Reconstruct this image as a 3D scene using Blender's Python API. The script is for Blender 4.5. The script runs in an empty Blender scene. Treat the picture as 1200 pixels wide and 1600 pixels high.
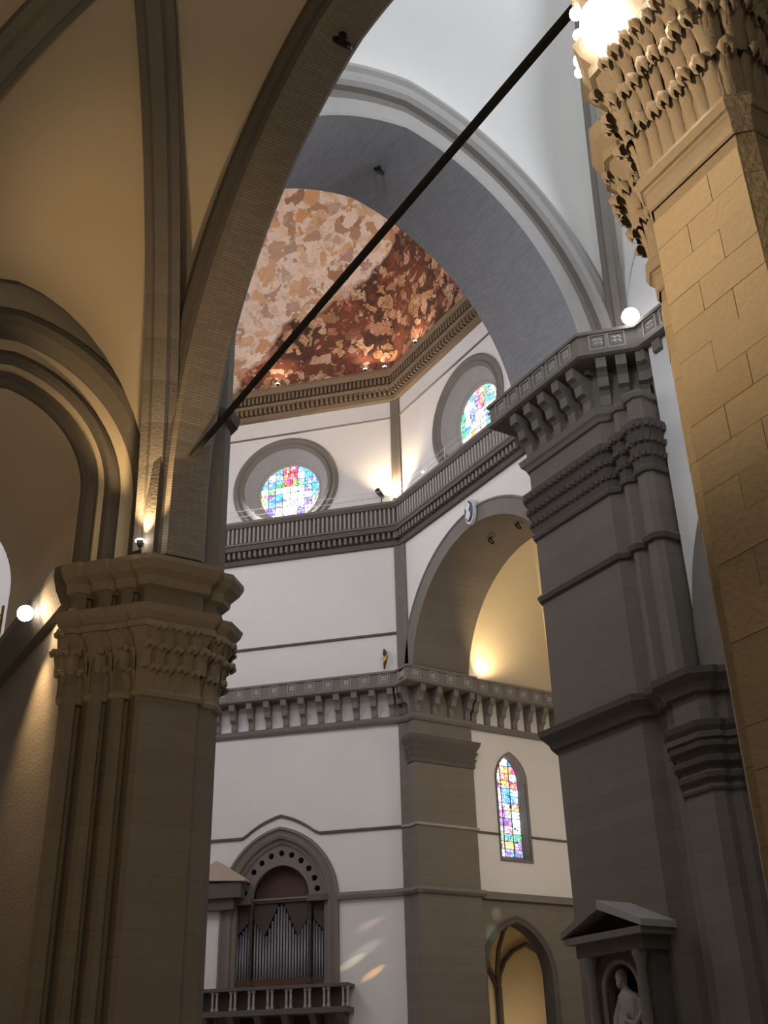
import bpy, math, random
from mathutils import Vector, Matrix
from mathutils.geometry import tessellate_polygon
random.seed(7)
sc = bpy.context.scene
col = sc.collection
PI = math.pi

# ------------------------------------------------------------------ camera
CR = Vector((0.85474331, -0.51846674, -0.02461955))
CU = Vector((-0.22630054, -0.41492570, 0.88126314))
CF = Vector((0.46712091, 0.74768236, 0.47198427))
cd = bpy.data.cameras.new('camera'); cam = bpy.data.objects.new('camera', cd); col.objects.link(cam)
cam.matrix_world = Matrix(((CR.x, CU.x, -CF.x, -17.496), (CR.y, CU.y, -CF.y, -51.803), (CR.z, CU.z, -CF.z, 1.6), (0, 0, 0, 1)))
cd.sensor_fit = 'AUTO'; cd.sensor_width = 36.0; cd.lens = 1714.06 * 36 / 1600
cd.clip_start = .05; cd.clip_end = 400
sc.camera = cam
sc.view_settings.view_transform = 'Standard'; sc.view_settings.look = 'None'
sc.view_settings.exposure = 0.0; sc.view_settings.gamma = 1.0; sc.view_settings.use_curve_mapping = False

# ------------------------------------------------------------------ world: soft grey daylight
wd = bpy.data.worlds.new('world'); sc.world = wd; wd.use_nodes = True
bg = wd.node_tree.nodes['Background']; bg.inputs[0].default_value = (.80, .88, 1.0, 1); bg.inputs[1].default_value = 0.05

# ------------------------------------------------------------------ daylight coming in through the windows out of view, plus added fill lights
def area(name, loc, target, size, power, color, shape='DISK'):
    l = bpy.data.lights.new(name, 'AREA'); l.shape = shape; l.size = size; l.energy = power; l.color = color
    o = bpy.data.objects.new(name, l); col.objects.link(o); o.location = loc
    o.rotation_euler = (Vector(target) - Vector(loc)).to_track_quat('-Z', 'Y').to_euler()
    return o
DAY = (.80, .88, 1.0)
for ang in (0, 45, 90, 135, 225, 270):            # drum oculi of the octagon that the photograph does not show
    r = math.radians(ang)   # measured from north (-X) towards east (+Y)
    d = Vector((-math.cos(r), math.sin(r), 0))
    p = d * 21.6 + Vector((0, 0, 44.2))
    area('daylight_drum_window', p, p - d * 20 + Vector((0, 0, -9)), 4.6, 1500, (.92, .93, 1.0))
for s in (-1, 1):                                  # clerestory oculi of the nave
    area('daylight_clerestory_window', (9.3 * s, -38.0, 33.0), (-4 * s, -37.0, 36.0), 4.0, 1500, DAY)
    area('daylight_clerestory_window', (9.3 * s, -56.0, 33.0), (-4 * s, -50.0, 30.0), 4.0, 700, DAY)
area('aisle_fill_light', (-18.3, -56.0, 9.0), (-10.0, -44.0, 8.0), 3.0, 200, (1.0, .80, .52))  # added warm fill without a window, lifts the ambient in the aisle
area('tribune_fill_light', (29.5, -8.2, 19.0), (30.0, 8.0, 17.0), 3.4, 640, (1.0, .84, .64))  # added warm fill at unseen lancets, brightens the tribune wall

def spot(name, loc, target, power, color, angle, blend=.6, radius=.12, parent=None):
    l = bpy.data.lights.new(name, 'SPOT'); l.energy = power; l.color = color; l.spot_size = math.radians(angle); l.spot_blend = blend
    l.shadow_soft_size = radius
    o = bpy.data.objects.new(name, l); col.objects.link(o)
    o.rotation_euler = (Vector(target) - Vector(loc)).to_track_quat('-Z', 'Y').to_euler()
    o.location = loc
    if parent is not None:
        o.parent = parent; o.location = Vector(loc) - wl(parent)
    return o
# sunbeams tinted by the tribune's west lancet, raking over the lower walls
SUNP = (30.0, -7.6, 20.0)
def se_pt(s, z, d=0):
    k = .70710678
    return Vector((22 - s * k - d * k, 9.1127 + s * k - d * k, z))
for (s, z, c, p, an) in ((2.75, 8.5, (1, .50, .14), 52000, 1.3), (4.1, 9.2, (1, .92, .60), 30000, 1.4), (3.2, 9.9, (.8, .85, .68), 14000, 1.9), (2.9, 11.4, (1, .60, .52), 12000, 1.6)):
    spot('tinted_sunbeam', SUNP, se_pt(s, z), p, c, an, 1.0, .02)
for (t, c, p, an) in (((27.4, 8.3, 10.9), (.6, 1, .75), 5000, 3.6), ((27.9, 8.3, 12.1), (1, .75, .62), 5000, 3.0)):
    spot('tinted_sunbeam', SUNP, t, p, c, an, 1.0, .02)

# ------------------------------------------------------------------ materials
MATS = {}
def mat(name, build):
    m = bpy.data.materials.new(name); m.use_nodes = True
    nt = m.node_tree; b = nt.nodes['Principled BSDF']
    build(nt, b); MATS[name] = m
    return m
def N(nt, t, **kw):
    n = nt.nodes.new(t)
    for k, v in kw.items():
        if k in n.inputs: n.inputs[k].default_value = v
        else: setattr(n, k, v)
    return n
def ramp(nt, fac, stops):
    r = nt.nodes.new('ShaderNodeValToRGB'); e = r.color_ramp.elements
    while len(e) > 1: e.remove(e[0])
    e[0].position = stops[0][0]; e[0].color = (*stops[0][1], 1)
    for p, c in stops[1:]:
        q = e.new(p); q.color = (*c, 1)
    nt.links.new(fac, r.inputs[0]); return r.outputs[0]
def mixc(nt, fac, a, b, mode='MIX'):
    m = nt.nodes.new('ShaderNodeMix'); m.data_type = 'RGBA'; m.blend_type = mode
    for i, v in ((0, fac), (6, a), (7, b)):
        if hasattr(v, 'is_linked'): nt.links.new(v, m.inputs[i])
        else: m.inputs[i].default_value = v if i == 0 else (*v, 1)
    return m.outputs[2]
def math_(nt, op, a, b=0.0, c=0.0):
    m = nt.nodes.new('ShaderNodeMath'); m.operation = op
    for i, v in enumerate((a, b, c)):
        if hasattr(v, 'is_linked'): nt.links.new(v, m.inputs[i])
        else: m.inputs[i].default_value = v
    return m.outputs[0]
def pos(nt): return nt.nodes.new('ShaderNodeNewGeometry').outputs['Position']
def noise(nt, vec, scale, detail=4, rough=.55):
    n = N(nt, 'ShaderNodeTexNoise', Scale=scale, Detail=detail, Roughness=rough)
    nt.links.new(vec, n.inputs['Vector']); return n
def bump(nt, b, h, strength, dist=.05):
    n = N(nt, 'ShaderNodeBump', Strength=strength, Distance=dist)
    nt.links.new(h, n.inputs['Height']); nt.links.new(n.outputs[0], b.inputs['Normal'])
def stone(c1, c2, course=.0, rough=.85, vary=False):
    def f(nt, b):
        P = pos(nt); n1 = noise(nt, P, .9, 5); n2 = noise(nt, P, 14, 3)
        c = mixc(nt, n1.outputs[0], c1, c2)
        c = mixc(nt, math_(nt, 'MULTIPLY', n2.outputs[0], .5), c, tuple(x * .62 for x in c1))
        h = n2.outputs[0]
        if course:
            s = nt.nodes.new('ShaderNodeSeparateXYZ'); nt.links.new(P, s.inputs[0])
            fr = math_(nt, 'FRACT', math_(nt, 'DIVIDE', s.outputs[2], course))
            j = math_(nt, 'LESS_THAN', fr, .055)
            c = mixc(nt, math_(nt, 'MULTIPLY', j, .4), c, tuple(x * .55 for x in c1))
            h = math_(nt, 'SUBTRACT', h, math_(nt, 'MULTIPLY', j, .9))
            fl = math_(nt, 'FLOOR', math_(nt, 'DIVIDE', s.outputs[2], course))
            w = N(nt, 'ShaderNodeTexWhiteNoise', noise_dimensions='1D'); nt.links.new(fl, w.inputs['W'])
            c = mixc(nt, math_(nt, 'MULTIPLY', w.outputs[0], .30), c, tuple(x * .8 for x in c2))
        if vary:
            oi = nt.nodes.new('ShaderNodeObjectInfo')
            c = mixc(nt, math_(nt, 'MULTIPLY', oi.outputs['Random'], .45), c, tuple(x * .78 for x in c2))
        nt.links.new(c, b.inputs['Base Color']); b.inputs['Roughness'].default_value = rough
        b.inputs['Specular IOR Level'].default_value = .25
        bump(nt, b, h, .45, .03)
    return f
def plaster(c1, c2):
    def f(nt, b):
        P = pos(nt); n1 = noise(nt, P, .22, 5, .6); n2 = noise(nt, P, 5, 3)
        c = mixc(nt, n1.outputs[0], c1, c2); nt.links.new(c, b.inputs['Base Color'])
        b.inputs['Roughness'].default_value = .92; b.inputs['Specular IOR Level'].default_value = .1
        bump(nt, b, n2.outputs[0], .12, .02)
    return f
def plain(c, rough=.6, metal=0.0):
    def f(nt, b):
        P = pos(nt); n1 = noise(nt, P, 6, 3)
        cc = mixc(nt, n1.outputs[0], c, tuple(x * .72 for x in c)); nt.links.new(cc, b.inputs['Base Color'])
        b.inputs['Roughness'].default_value = rough; b.inputs['Metallic'].default_value = metal
    return f
def brick_uv(c1, c2, mortar):
    def f(nt, b):
        uv = nt.nodes.new('ShaderNodeUVMap'); br = N(nt, 'ShaderNodeTexBrick', Scale=1.0)
        br.inputs['Brick Width'].default_value = .34; br.inputs['Row Height'].default_value = .075; br.inputs['Mortar Size'].default_value = .008
        br.inputs['Color1'].default_value = (*c1, 1); br.inputs['Color2'].default_value = (*c2, 1); br.inputs['Mortar'].default_value = (*mortar, 1)
        nt.links.new(uv.outputs[0], br.inputs['Vector'])
        n2 = noise(nt, pos(nt), 1.2, 5); c = mixc(nt, math_(nt, 'MULTIPLY', n2.outputs[0], .5), br.outputs[0], tuple(x * .7 for x in c2))
        nt.links.new(c, b.inputs['Base Color']); b.inputs['Roughness'].default_value = .9; b.inputs['Specular IOR Level'].default_value = .2
        bump(nt, b, math_(nt, 'SUBTRACT', n2.outputs[0], br.outputs['Fac']), .4, .03)
    return f
def emit(c, s):
    def f(nt, b):
        b.inputs['Base Color'].default_value = (*c, 1); b.inputs['Emission Color'].default_value = (*c, 1); b.inputs['Emission Strength'].default_value = s
    return f
def glass(tint, amount, strength):
    def f(nt, b):
        P = pos(nt); v = N(nt, 'ShaderNodeTexVoronoi', Scale=4.2); nt.links.new(P, v.inputs['Vector'])
        h = N(nt, 'ShaderNodeHueSaturation', Saturation=1.25, Value=1.5); nt.links.new(v.outputs['Color'], h.inputs['Color'])
        c = mixc(nt, amount, h.outputs[0], tint)
        e = N(nt, 'ShaderNodeTexVoronoi', Scale=4.2, feature='DISTANCE_TO_EDGE'); nt.links.new(P, e.inputs['Vector'])
        lead = math_(nt, 'GREATER_THAN', e.outputs['Distance'], .045)
        c = mixc(nt, lead, (.02, .02, .03), c)
        nt.links.new(c, b.inputs['Emission Color']); b.inputs['Emission Strength'].default_value = strength
        b.inputs['Base Color'].default_value = (.03, .03, .04, 1); b.inputs['Roughness'].default_value = .25
    return f
def fresco(nt, b):
    # generic painted stand-in: pale clouded sky above, a crowded tangle of flesh, ochre, red and umber below
    P = pos(nt)
    s = nt.nodes.new('ShaderNodeSeparateXYZ'); nt.links.new(P, s.inputs[0])
    def warp(scale, amt):
        wn = noise(nt, P, scale, 3); m = N(nt, 'ShaderNodeVectorMath', operation='MULTIPLY_ADD'); m.inputs[1].default_value = (amt, amt, amt)
        nt.links.new(wn.outputs['Color'], m.inputs[0]); nt.links.new(P, m.inputs[2]); return m.outputs[0]
    V = warp(.45, 5.0); V2 = warp(.9, 3.0)
    n1 = noise(nt, V, .30, 5, .6); n2 = noise(nt, V2, 1.1, 4, .6); n3 = noise(nt, P, .13, 3)
    v1 = N(nt, 'ShaderNodeTexVoronoi', Scale=.62); nt.links.new(V, v1.inputs['Vector'])
    v2 = N(nt, 'ShaderNodeTexVoronoi', Scale=1.15); nt.links.new(V2, v2.inputs['Vector'])
    s1 = nt.nodes.new('ShaderNodeSeparateColor'); nt.links.new(v1.outputs['Color'], s1.inputs[0])
    s2 = nt.nodes.new('ShaderNodeSeparateColor'); nt.links.new(v2.outputs['Color'], s2.inputs[0])
    low = ramp(nt, n1.outputs[0], [(.34, (.03, .018, .016)), (.46, (.08, .04, .03)), (.54, (.22, .06, .04)), (.64, (.11, .055, .04))])
    lowfig = ramp(nt, s1.outputs[0], [(0, (.40, .20, .12)), (.2, (.56, .33, .21)), (.4, (.62, .43, .31)), (.55, (.36, .10, .07)), (.7, (.22, .12, .08)), (.85, (.52, .30, .14)), (1, (.62, .50, .42))])
    hi = ramp(nt, n2.outputs[0], [(.35, (.70, .54, .44)), (.5, (.80, .68, .60)), (.65, (.78, .70, .69))])
    hifig = ramp(nt, s1.outputs[1], [(0, (.50, .26, .13)), (.2, (.70, .48, .33)), (.36, (.30, .15, .08)), (.5, (.72, .60, .53)), (.68, (.36, .25, .24)), (.82, (.62, .34, .14)), (1, (.66, .50, .40))])
    zz = math_(nt, 'ADD', math_(nt, 'MULTIPLY', s.outputs[2], .16), math_(nt, 'MULTIPLY', n3.outputs[0], 2.0))
    zz = math_(nt, 'ADD', zz, math_(nt, 'MULTIPLY', math_(nt, 'SUBTRACT', s.outputs[1], s.outputs[0]), .10))
    f = N(nt, 'ShaderNodeMapRange'); f.inputs[1].default_value = 10.2; f.inputs[2].default_value = 10.32; nt.links.new(zz, f.inputs[0])
    fg = math_(nt, 'LESS_THAN', math_(nt, 'ADD', v1.outputs['Distance'], math_(nt, 'MULTIPLY', n2.outputs[0], .5)), .70)
    fg2 = math_(nt, 'LESS_THAN', math_(nt, 'ADD', v2.outputs['Distance'], math_(nt, 'MULTIPLY', s2.outputs[2], .4)), .50)
    L = mixc(nt, fg, low, lowfig); L = mixc(nt, math_(nt, 'MULTIPLY', fg2, .55), L, ramp(nt, s2.outputs[0], [(0, (.07, .04, .035)), (.35, (.20, .09, .06)), (.6, (.58, .36, .24)), (1, (.66, .48, .34))]))
    H = mixc(nt, math_(nt, 'MULTIPLY', math_(nt, 'LESS_THAN', math_(nt, 'ADD', v1.outputs['Distance'], math_(nt, 'MULTIPLY', n2.outputs[0], .5)), .74), .9), hi, hifig); H = mixc(nt, math_(nt, 'MULTIPLY', fg2, .4), H, ramp(nt, s2.outputs[0], [(0, (.34, .20, .14)), (.4, (.60, .36, .18)), (1, (.72, .60, .52))]))
    c = mixc(nt, f.outputs[0], L, H)
    e1 = N(nt, 'ShaderNodeTexVoronoi', Scale=1.15, feature='DISTANCE_TO_EDGE'); nt.links.new(V2, e1.inputs['Vector'])
    ol = math_(nt, 'MULTIPLY', math_(nt, 'LESS_THAN', e1.outputs['Distance'], .045), math_(nt, 'MULTIPLY', math_(nt, 'SUBTRACT', 1.15, f.outputs[0]), .5))
    c = mixc(nt, ol, c, (.10, .05, .035))
    c = mixc(nt, math_(nt, 'MULTIPLY', noise(nt, V2, 2.6, 3).outputs[0], .30), c, (.20, .11, .08))
    nt.links.new(c, b.inputs['Base Color']); b.inputs['Roughness'].default_value = .9; b.inputs['Specular IOR Level'].default_value = .1
mat('plaster', plaster((.80, .775, .745), (.71, .685, .66)))
mat('plaster_vault', plaster((.74, .71, .66), (.66, .63, .59)))
mat('plaster_aisle', plaster((.62, .52, .38), (.54, .45, .33)))
mat('plaster_tribune', plaster((.74, .62, .44), (.66, .56, .40)))
mat('stone', stone((.25, .215, .175), (.185, .155, .125), .52))
mat('stone_plain', stone((.25, .22, .19), (.18, .16, .135)))
mat('stone_dark', stone((.16, .138, .12), (.11, .095, .08)))
mat('stone_light', stone((.44, .41, .38), (.34, .315, .29)))
mat('stone_block', stone((.40, .325, .22), (.33, .26, .175), vary=True))
mat('mortar', stone((.30, .24, .165), (.25, .20, .14)))
mat('stone_carved', stone((.33, .27, .20), (.24, .20, .15)))
mat('brick', brick_uv((.33, .285, .24), (.26, .225, .19), (.17, .145, .12)))
mat('brick_grey', brick_uv((.44, .43, .44), (.37, .36, .37), (.28, .275, .28)))
mat('gilt_cornice', stone((.25, .185, .12), (.16, .115, .075)))
mat('floor_marble', plaster((.42, .38, .33), (.25, .22, .2)))
mat('iron', plain((.03, .028, .026), .6, .6))
mat('lamp_metal', plain((.05, .05, .05), .5, .7))
mat('lamp_glass', emit((1, .93, .78), 60))
mat('lamp_glass_cool', emit((1, .96, .98), 45))
mat('lamp_glass_small', emit((1, .94, .82), 25))
mat('marble', stone((.46, .41, .34), (.34, .30, .25), rough=.6))
mat('tin', plain((.22, .22, .23), .45, .6))
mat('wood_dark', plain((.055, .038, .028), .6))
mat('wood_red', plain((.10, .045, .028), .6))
mat('roof_slab', stone((.62, .48, .38), (.52, .40, .32)))
mat('gold', plain((.55, .36, .12), .4, .8))
mat('white_paint', plain((.75, .74, .72), .6))
mat('blue_paint', plain((.05, .06, .14), .6))
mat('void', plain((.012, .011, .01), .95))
mat('fresco', fresco)
mat('lead', plain((.03, .03, .035), .7))
GL = []
for k, (t, a, s) in enumerate((((.12, .45, 1.0), .70, 2.2), ((.75, .85, 1.0), .70, 3.0), ((1, .95, .75), .65, 3.0), ((.95, .12, .12), .65, 2.0), ((.30, .18, .85), .60, 1.8), ((.10, .75, .55), .6, 1.8), ((1, .62, .15), .6, 2.0), ((.9, .4, .75), .5, 2.0))):
    GL.append(mat('stained_glass_%d' % k, glass(t, a, s)))

# ------------------------------------------------------------------ mesh helpers
_W = {}
def wl(o): return _W.get(o.name, Vector((0, 0, 0)))
class MB:
    def __init__(s): s.v = []; s.f = []; s.uv = []; s.sm = False
    def add(s, vs, fs, uvs=None):
        b = len(s.v); s.v += [Vector(p) for p in vs]; s.f += [tuple(i + b for i in f) for f in fs]
        s.uv += list(uvs) if uvs else [(0, 0)] * len(vs)
        return s
    def grid(s, rows, closed=False, uvrows=None):
        n = len(rows[0]); vs = [p for r in rows for p in r]; fs = []
        for i in range(len(rows) - 1):
            for j in range(n if closed else n - 1):
                k = (j + 1) % n
                fs.append((i * n + j, i * n + k, (i + 1) * n + k, (i + 1) * n + j))
        return s.add(vs, fs, [u for r in uvrows for u in r] if uvrows else None)
    def box(s, x0, x1, y0, y1, z0, z1):
        vs = [(x, y, z) for z in (z0, z1) for x, y in ((x0, y0), (x1, y0), (x1, y1), (x0, y1))]
        return s.add(vs, [(3, 2, 1, 0), (4, 5, 6, 7), (0, 1, 5, 4), (1, 2, 6, 5), (2, 3, 7, 6), (3, 0, 4, 7)])
    def hexa(s, lo, hi):    # two quads
        return s.add(list(lo) + list(hi), [(3, 2, 1, 0), (4, 5, 6, 7), (0, 1, 5, 4), (1, 2, 6, 5), (2, 3, 7, 6), (3, 0, 4, 7)])
    def pbox(s, P, u0, u1, z0, z1, d0, d1):
        return s.hexa([P(u0, z0, d0), P(u1, z0, d0), P(u1, z0, d1), P(u0, z0, d1)], [P(u0, z1, d0), P(u1, z1, d0), P(u1, z1, d1), P(u0, z1, d1)])
    def prism(s, poly, z0, z1):
        n = len(poly); tri = tessellate_polygon([[Vector((p[0], p[1], 0)) for p in poly]])
        vs = [(p[0], p[1], z0) for p in poly] + [(p[0], p[1], z1) for p in poly]
        fs = [(i, (i + 1) % n, n + (i + 1) % n, n + i) for i in range(n)] + [tuple(n + i for i in t) for t in tri] + [tuple(reversed(t)) for t in tri]
        return s.add(vs, fs)
    def tube(s, pts, r, n=8):
        pts = [Vector(p) for p in pts]; rows = []
        for i, p in enumerate(pts):
            t = (pts[min(i + 1, len(pts) - 1)] - pts[max(i - 1, 0)]).normalized()
            a = t.cross(Vector((0, 0, 1))); a = a.normalized() if a.length > 1e-4 else Vector((1, 0, 0)); b = t.cross(a)
            rr = r[i] if isinstance(r, (list, tuple)) else r
            rows.append([p + a * math.cos(2 * PI * k / n) * rr + b * math.sin(2 * PI * k / n) * rr for k in range(n)])
        s.grid(rows, True); b0 = len(s.v)
        s.add(rows[0], [tuple(reversed(range(n)))]); s.add(rows[-1], [tuple(range(n))])
        return s
    def lathe(s, c, prof, n=12):
        c = Vector(c)
        return s.grid([[c + Vector((math.cos(2 * PI * k / n) * r, math.sin(2 * PI * k / n) * r, z)) for k in range(n)] for r, z in prof], True)
    def mesh(s, name, mats, origin, smooth=False):
        me = bpy.data.meshes.new(name); me.from_pydata([p - origin for p in s.v], [], s.f)
        if not isinstance(mats, (list, tuple)): mats = [mats]
        for m in mats: me.materials.append(MATS[m])
        if any(u != (0, 0) for u in s.uv):
            l = me.uv_layers.new(name='UVMap')
            for lp in me.loops: l.data[lp.index].uv = s.uv[lp.vertex_index]
        if smooth: me.polygons.foreach_set('use_smooth', [True] * len(me.polygons))
        me.update(); return me
    def build(s, name, m, parent=None, smooth=False, base=False):
        lo = Vector([min(p[i] for p in s.v) for i in range(3)]); hi = Vector([max(p[i] for p in s.v) for i in range(3)])
        o_ = (lo + hi) / 2
        if base or parent is None: o_.z = lo.z
        ob = bpy.data.objects.new(name, s.mesh(name, m, o_, smooth)); col.objects.link(ob)
        if parent is not None: ob.parent = parent; ob.location = o_ - wl(parent)
        else: ob.location = o_
        _W[ob.name] = o_
        return ob
def tag(o, label, cat=None, group=None, kind=None):
    if label: o['label'] = label
    if cat: o['category'] = cat
    if group: o['group'] = group
    if kind: o['kind'] = kind
    return o
def thing(name, loc, label, cat, group=None):
    o = bpy.data.objects.new(name, None); col.objects.link(o); o.location = loc; o.empty_display_size = .3
    _W[o.name] = Vector(loc); return tag(o, label, cat, group)
def struct(name, loc):
    o = bpy.data.objects.new(name, None); col.objects.link(o); o.location = loc; _W[o.name] = Vector(loc); o['kind'] = 'structure'
    return o
def place(me, name, parent, M):
    o = bpy.data.objects.new(name, me); col.objects.link(o); o.parent = parent
    o.matrix_local = Matrix.Translation(-wl(parent)) @ M; _W[o.name] = M.translation.copy()
    return o
def frame(o, u, n):
    o = Vector((*o, 0)); u = Vector((*u, 0)).normalized(); n = Vector((*n, 0)).normalized()
    return lambda a, z, d=0.0: o + u * a + n * d + Vector((0, 0, z))
def offset_path(path, off, side):
    res = []; n = len(path)
    for i in range(n):
        p = Vector(path[i]); ds = []
        if i > 0: ds.append((p - Vector(path[i - 1])).normalized())
        if i < n - 1: ds.append((Vector(path[i + 1]) - p).normalized())
        ns = [Vector((d.y, -d.x)) * side for d in ds]
        if len(ns) == 1: m = ns[0] * off
        else:
            m = ns[0] + ns[1]; dd = m.length_squared
            m = m * (2 * off / dd) if dd > .3 else ns[0] * off
        res.append(p + m)
    return res
def sweep(mb, path, prof, side=1):
    rows = []
    for off, z in prof:
        rows.append([Vector((q.x, q.y, z)) for q in offset_path(path, off, side)])
    mb.grid(rows)
    for k in (0, -1):   # end caps
        loop = [r[k] for r in rows]
        mb.add(loop, [tuple(range(len(loop)))])
    return mb
def arc(c, r, zs, off=0.0, n=18, legs=None):
    """pointed or round arch: right arc centred at u=c (c<=0), radius r; returns list of (u,z) left to right"""
    R = r + off; th = math.acos(max(-1, min(1, -c / R))); pts = []
    for k in range(n + 1):
        a = th * k / n; pts.append((c + R * math.cos(a), zs + R * math.sin(a)))
    if legs is not None: pts = [(pts[0][0], legs)] + pts
    left = [(-u, z) for u, z in pts[:-1]]
    return left + [pts[-1]] + pts[:-1][::-1]
def arch_sweep(mb, P, c, r, zs, prof, legs=None, n=18):
    rows = []; uvr = []; L = 0
    base = arc(c, r, zs, 0, n, legs); Ls = [0.0]
    for i in range(1, len(base)): Ls.append(Ls[-1] + math.dist(base[i], base[i - 1]))
    w = 0.0; last = None
    for off, d in prof:
        if last is not None: w += math.dist((off, d), last)
        last = (off, d)
        rows.append([P(u, z, d) for u, z in arc(c, r, zs, off, n, legs)]); uvr.append([(w + .001, l) for l in Ls])
    mb.grid(rows, uvrows=uvr)
    for k in (0, -1):
        loop = [q[k] for q in rows]; mb.add(loop, [tuple(range(len(loop)))], [(.001, .001)] * len(loop))
    return mb
def wall(mb, P, outer, holes, thick):
    loops = [outer] + holes
    tri = tessellate_polygon([[Vector((u, z, 0)) for u, z in l] for l in loops])
    fl = [p for l in loops for p in l]; n = len(fl)
    mb.add([P(u, z, 0) for u, z in fl] + [P(u, z, -thick) for u, z in fl], [tuple(t) for t in tri] + [tuple(n + i for i in reversed(t)) for t in tri])
    for l in loops:
        m = len(l); mb.add([P(u, z, 0) for u, z in l] + [P(u, z, -thick) for u, z in l], [(i, (i + 1) % m, m + (i + 1) % m, m + i) for i in range(m)])
    return mb
def circ(u, z, r, n=48): return [(u + r * math.cos(2 * PI * k / n), z + r * math.sin(2 * PI * k / n)) for k in range(n)]
def ring(mb, P, u, z, prof, n=56):   # prof: (radius, depth) revolve in the wall
    rows = [[P(u + r * math.cos(2 * PI * k / n), z + r * math.sin(2 * PI * k / n), d) for k in range(n)] for r, d in prof]
    mb.grid(rows, True); return mb
def clip(poly, conv):
    out = poly
    m = len(conv)
    for i in range(m):
        a = conv[i]; b = conv[(i + 1) % m]; inp = out; out = []
        if not inp: break
        sd = lambda p: (b[0] - a[0]) * (p[1] - a[1]) - (b[1] - a[1]) * (p[0] - a[0])
        for j in range(len(inp)):
            p, q = inp[j - 1], inp[j]; sp, sq = sd(p), sd(q)
            if (sp >= 0) != (sq >= 0):
                t = sp / (sp - sq); out.append((p[0] + (q[0] - p[0]) * t, p[1] + (q[1] - p[1]) * t))
            if sq >= 0: out.append(q)
    return out
def beam(mb, pts, w, h, prof=None):
    """rib along 3D path, hanging h below it"""
    pts = [Vector(p) for p in pts]; rows = []
    prof = prof or [(-.5, 0), (-.5, -.5), (-.28, -.72), (-.18, -1), (.18, -1), (.28, -.72), (.5, -.5), (.5, 0)]
    hd = pts[-1] - pts[0]; side = Vector((hd.y, -hd.x, 0)).normalized()
    for i, p in enumerate(pts):
        t = (pts[min(i + 1, len(pts) - 1)] - pts[max(i - 1, 0)]).normalized()
        up = side.cross(t)
        if up.z < 0: up = -up
        if abs(up.z) < .05: up = up if up.dot(hd) < 0 else -up
        rows.append([p + side * a * w + up * b * h for a, b in prof])
    mb.grid(rows, True); mb.add(rows[0], [tuple(range(len(prof)))]); mb.add(rows[-1], [tuple(range(len(prof)))])
    return mb

# ------------------------------------------------------------------ levels
Z_S3, Z_S2, Z_GAL, Z_S1, Z_DRUM, Z_SA, Z_DOME = 13.0, 17.25, 24.25, 30.75, 37.7, 48.85, 50.4
A = 22.0; T = .41421356; HL = A * T
K = .70710678
PSE = frame((A, HL), (-1, 1), (-1, -1))            # s from the S/SE corner, d into the room
PS = frame((A, 0), (0, 1), (-1, 0))                # u = Y
PW = frame((0, -26.3), (1, 0), (0, -1))            # nave side of the west octagon arch, d towards the nave

# ------------------------------------------------------------------ floor
f = MB().box(-19.5, 44, -75, 30, -.4, 0).build('floor', 'floor_marble'); f['kind'] = 'structure'

# ------------------------------------------------------------------ octagon walls
W_ARCH = (-1.2, 9.1, 26.2); S_ARCH = (-.2, 8.3, 26.9); N_ARC = (-.5, 8.1, 14.4)
OC_Z = 44.1
# south-east wall
ap = arc(-.9, 4.95, 13.0, 0, 14, 5.0)
hole = [(u + 8.95, z) for u, z in ap][::-1]
mb = MB(); wall(mb, PSE, [(-.2, 0), (18.6, 0), (18.6, 54), (-.2, 54)], [circ(9.1, OC_Z, 3.75), hole], 1.8)
w_se = mb.build('wall_southeast', 'plaster'); w_se['kind'] = 'structure'
# south wall with the tribune arch
hs = arc(S_ARCH[0], S_ARCH[1], S_ARCH[2], .3, 18, 0.0)[::-1]
mb = MB(); wall(mb, PS, [(-HL - .2, -.0), (HL + .2, -.0), (HL + .2, 54), (-HL - .2, 54)], [circ(0, OC_Z, 3.75), [(u, max(z, .05)) for u, z in hs]], 1.8)
w_s = mb.build('wall_south', 'plaster'); w_s['kind'] = 'structure'
# west wall over the nave arch (octagon side)
PWo = frame((0, -22), (1, 0), (0, 1))
hw = arc(*W_ARCH, .4, 18, 0.0)[::-1]
mb = MB(); wall(mb, PWo, [(-HL - .2, 0), (HL + .2, 0), (HL + .2, 54), (-HL - .2, 54)], [circ(0, OC_Z, 2.5, 24), [(u, max(z, .05)) for u, z in hw]], .9)
o = mb.build('wall_west', 'plaster'); o['kind'] = 'structure'
def plain_side(name, ang, z0=0.0, thick=1.0):
    r = math.radians(ang); n = Vector((math.cos(r), -math.sin(r)))   # inward
    P = frame(tuple(-n * A), (-n.y, n.x), tuple(n))
    mb = MB(); wall(mb, P, [(-HL - .3, z0), (HL + .3, z0), (HL + .3, 54), (-HL - .3, 54)], [circ(0, OC_Z, 2.5, 24)], thick)
    o = mb.build(name, 'plaster'); o['kind'] = 'structure'
plain_side('wall_north', 0); plain_side('wall_northeast', 45); plain_side('wall_east', 90)
plain_side('wall_southwest', 225, 27.0); plain_side('wall_northwest', 315, 27.0)

# dome with painted segments
dome = struct('ceiling_dome', (0, 0, 53.2))
def dome_ap(h): R = 35.2; return math.sqrt(max(R * R - h * h, 0)) - (R - A)
nm = ['painted_segment']
for k in range(8):
    a0 = math.radians(22.5 + 45 * k); a1 = a0 + PI / 4; rows = []
    for i in range(15):
        h = 32.0 * i / 14; r = max(dome_ap(h), .05) / math.cos(PI / 8)
        p0 = Vector((r * math.cos(a0), r * math.sin(a0), 53.2 + h)); p1 = Vector((r * math.cos(a1), r * math.sin(a1), 53.2 + h))
        rows.append([p0.lerp(p1, j / 6) for j in range(7)])
    MB().grid(rows).build('painted_segment', 'fresco', dome)
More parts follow.
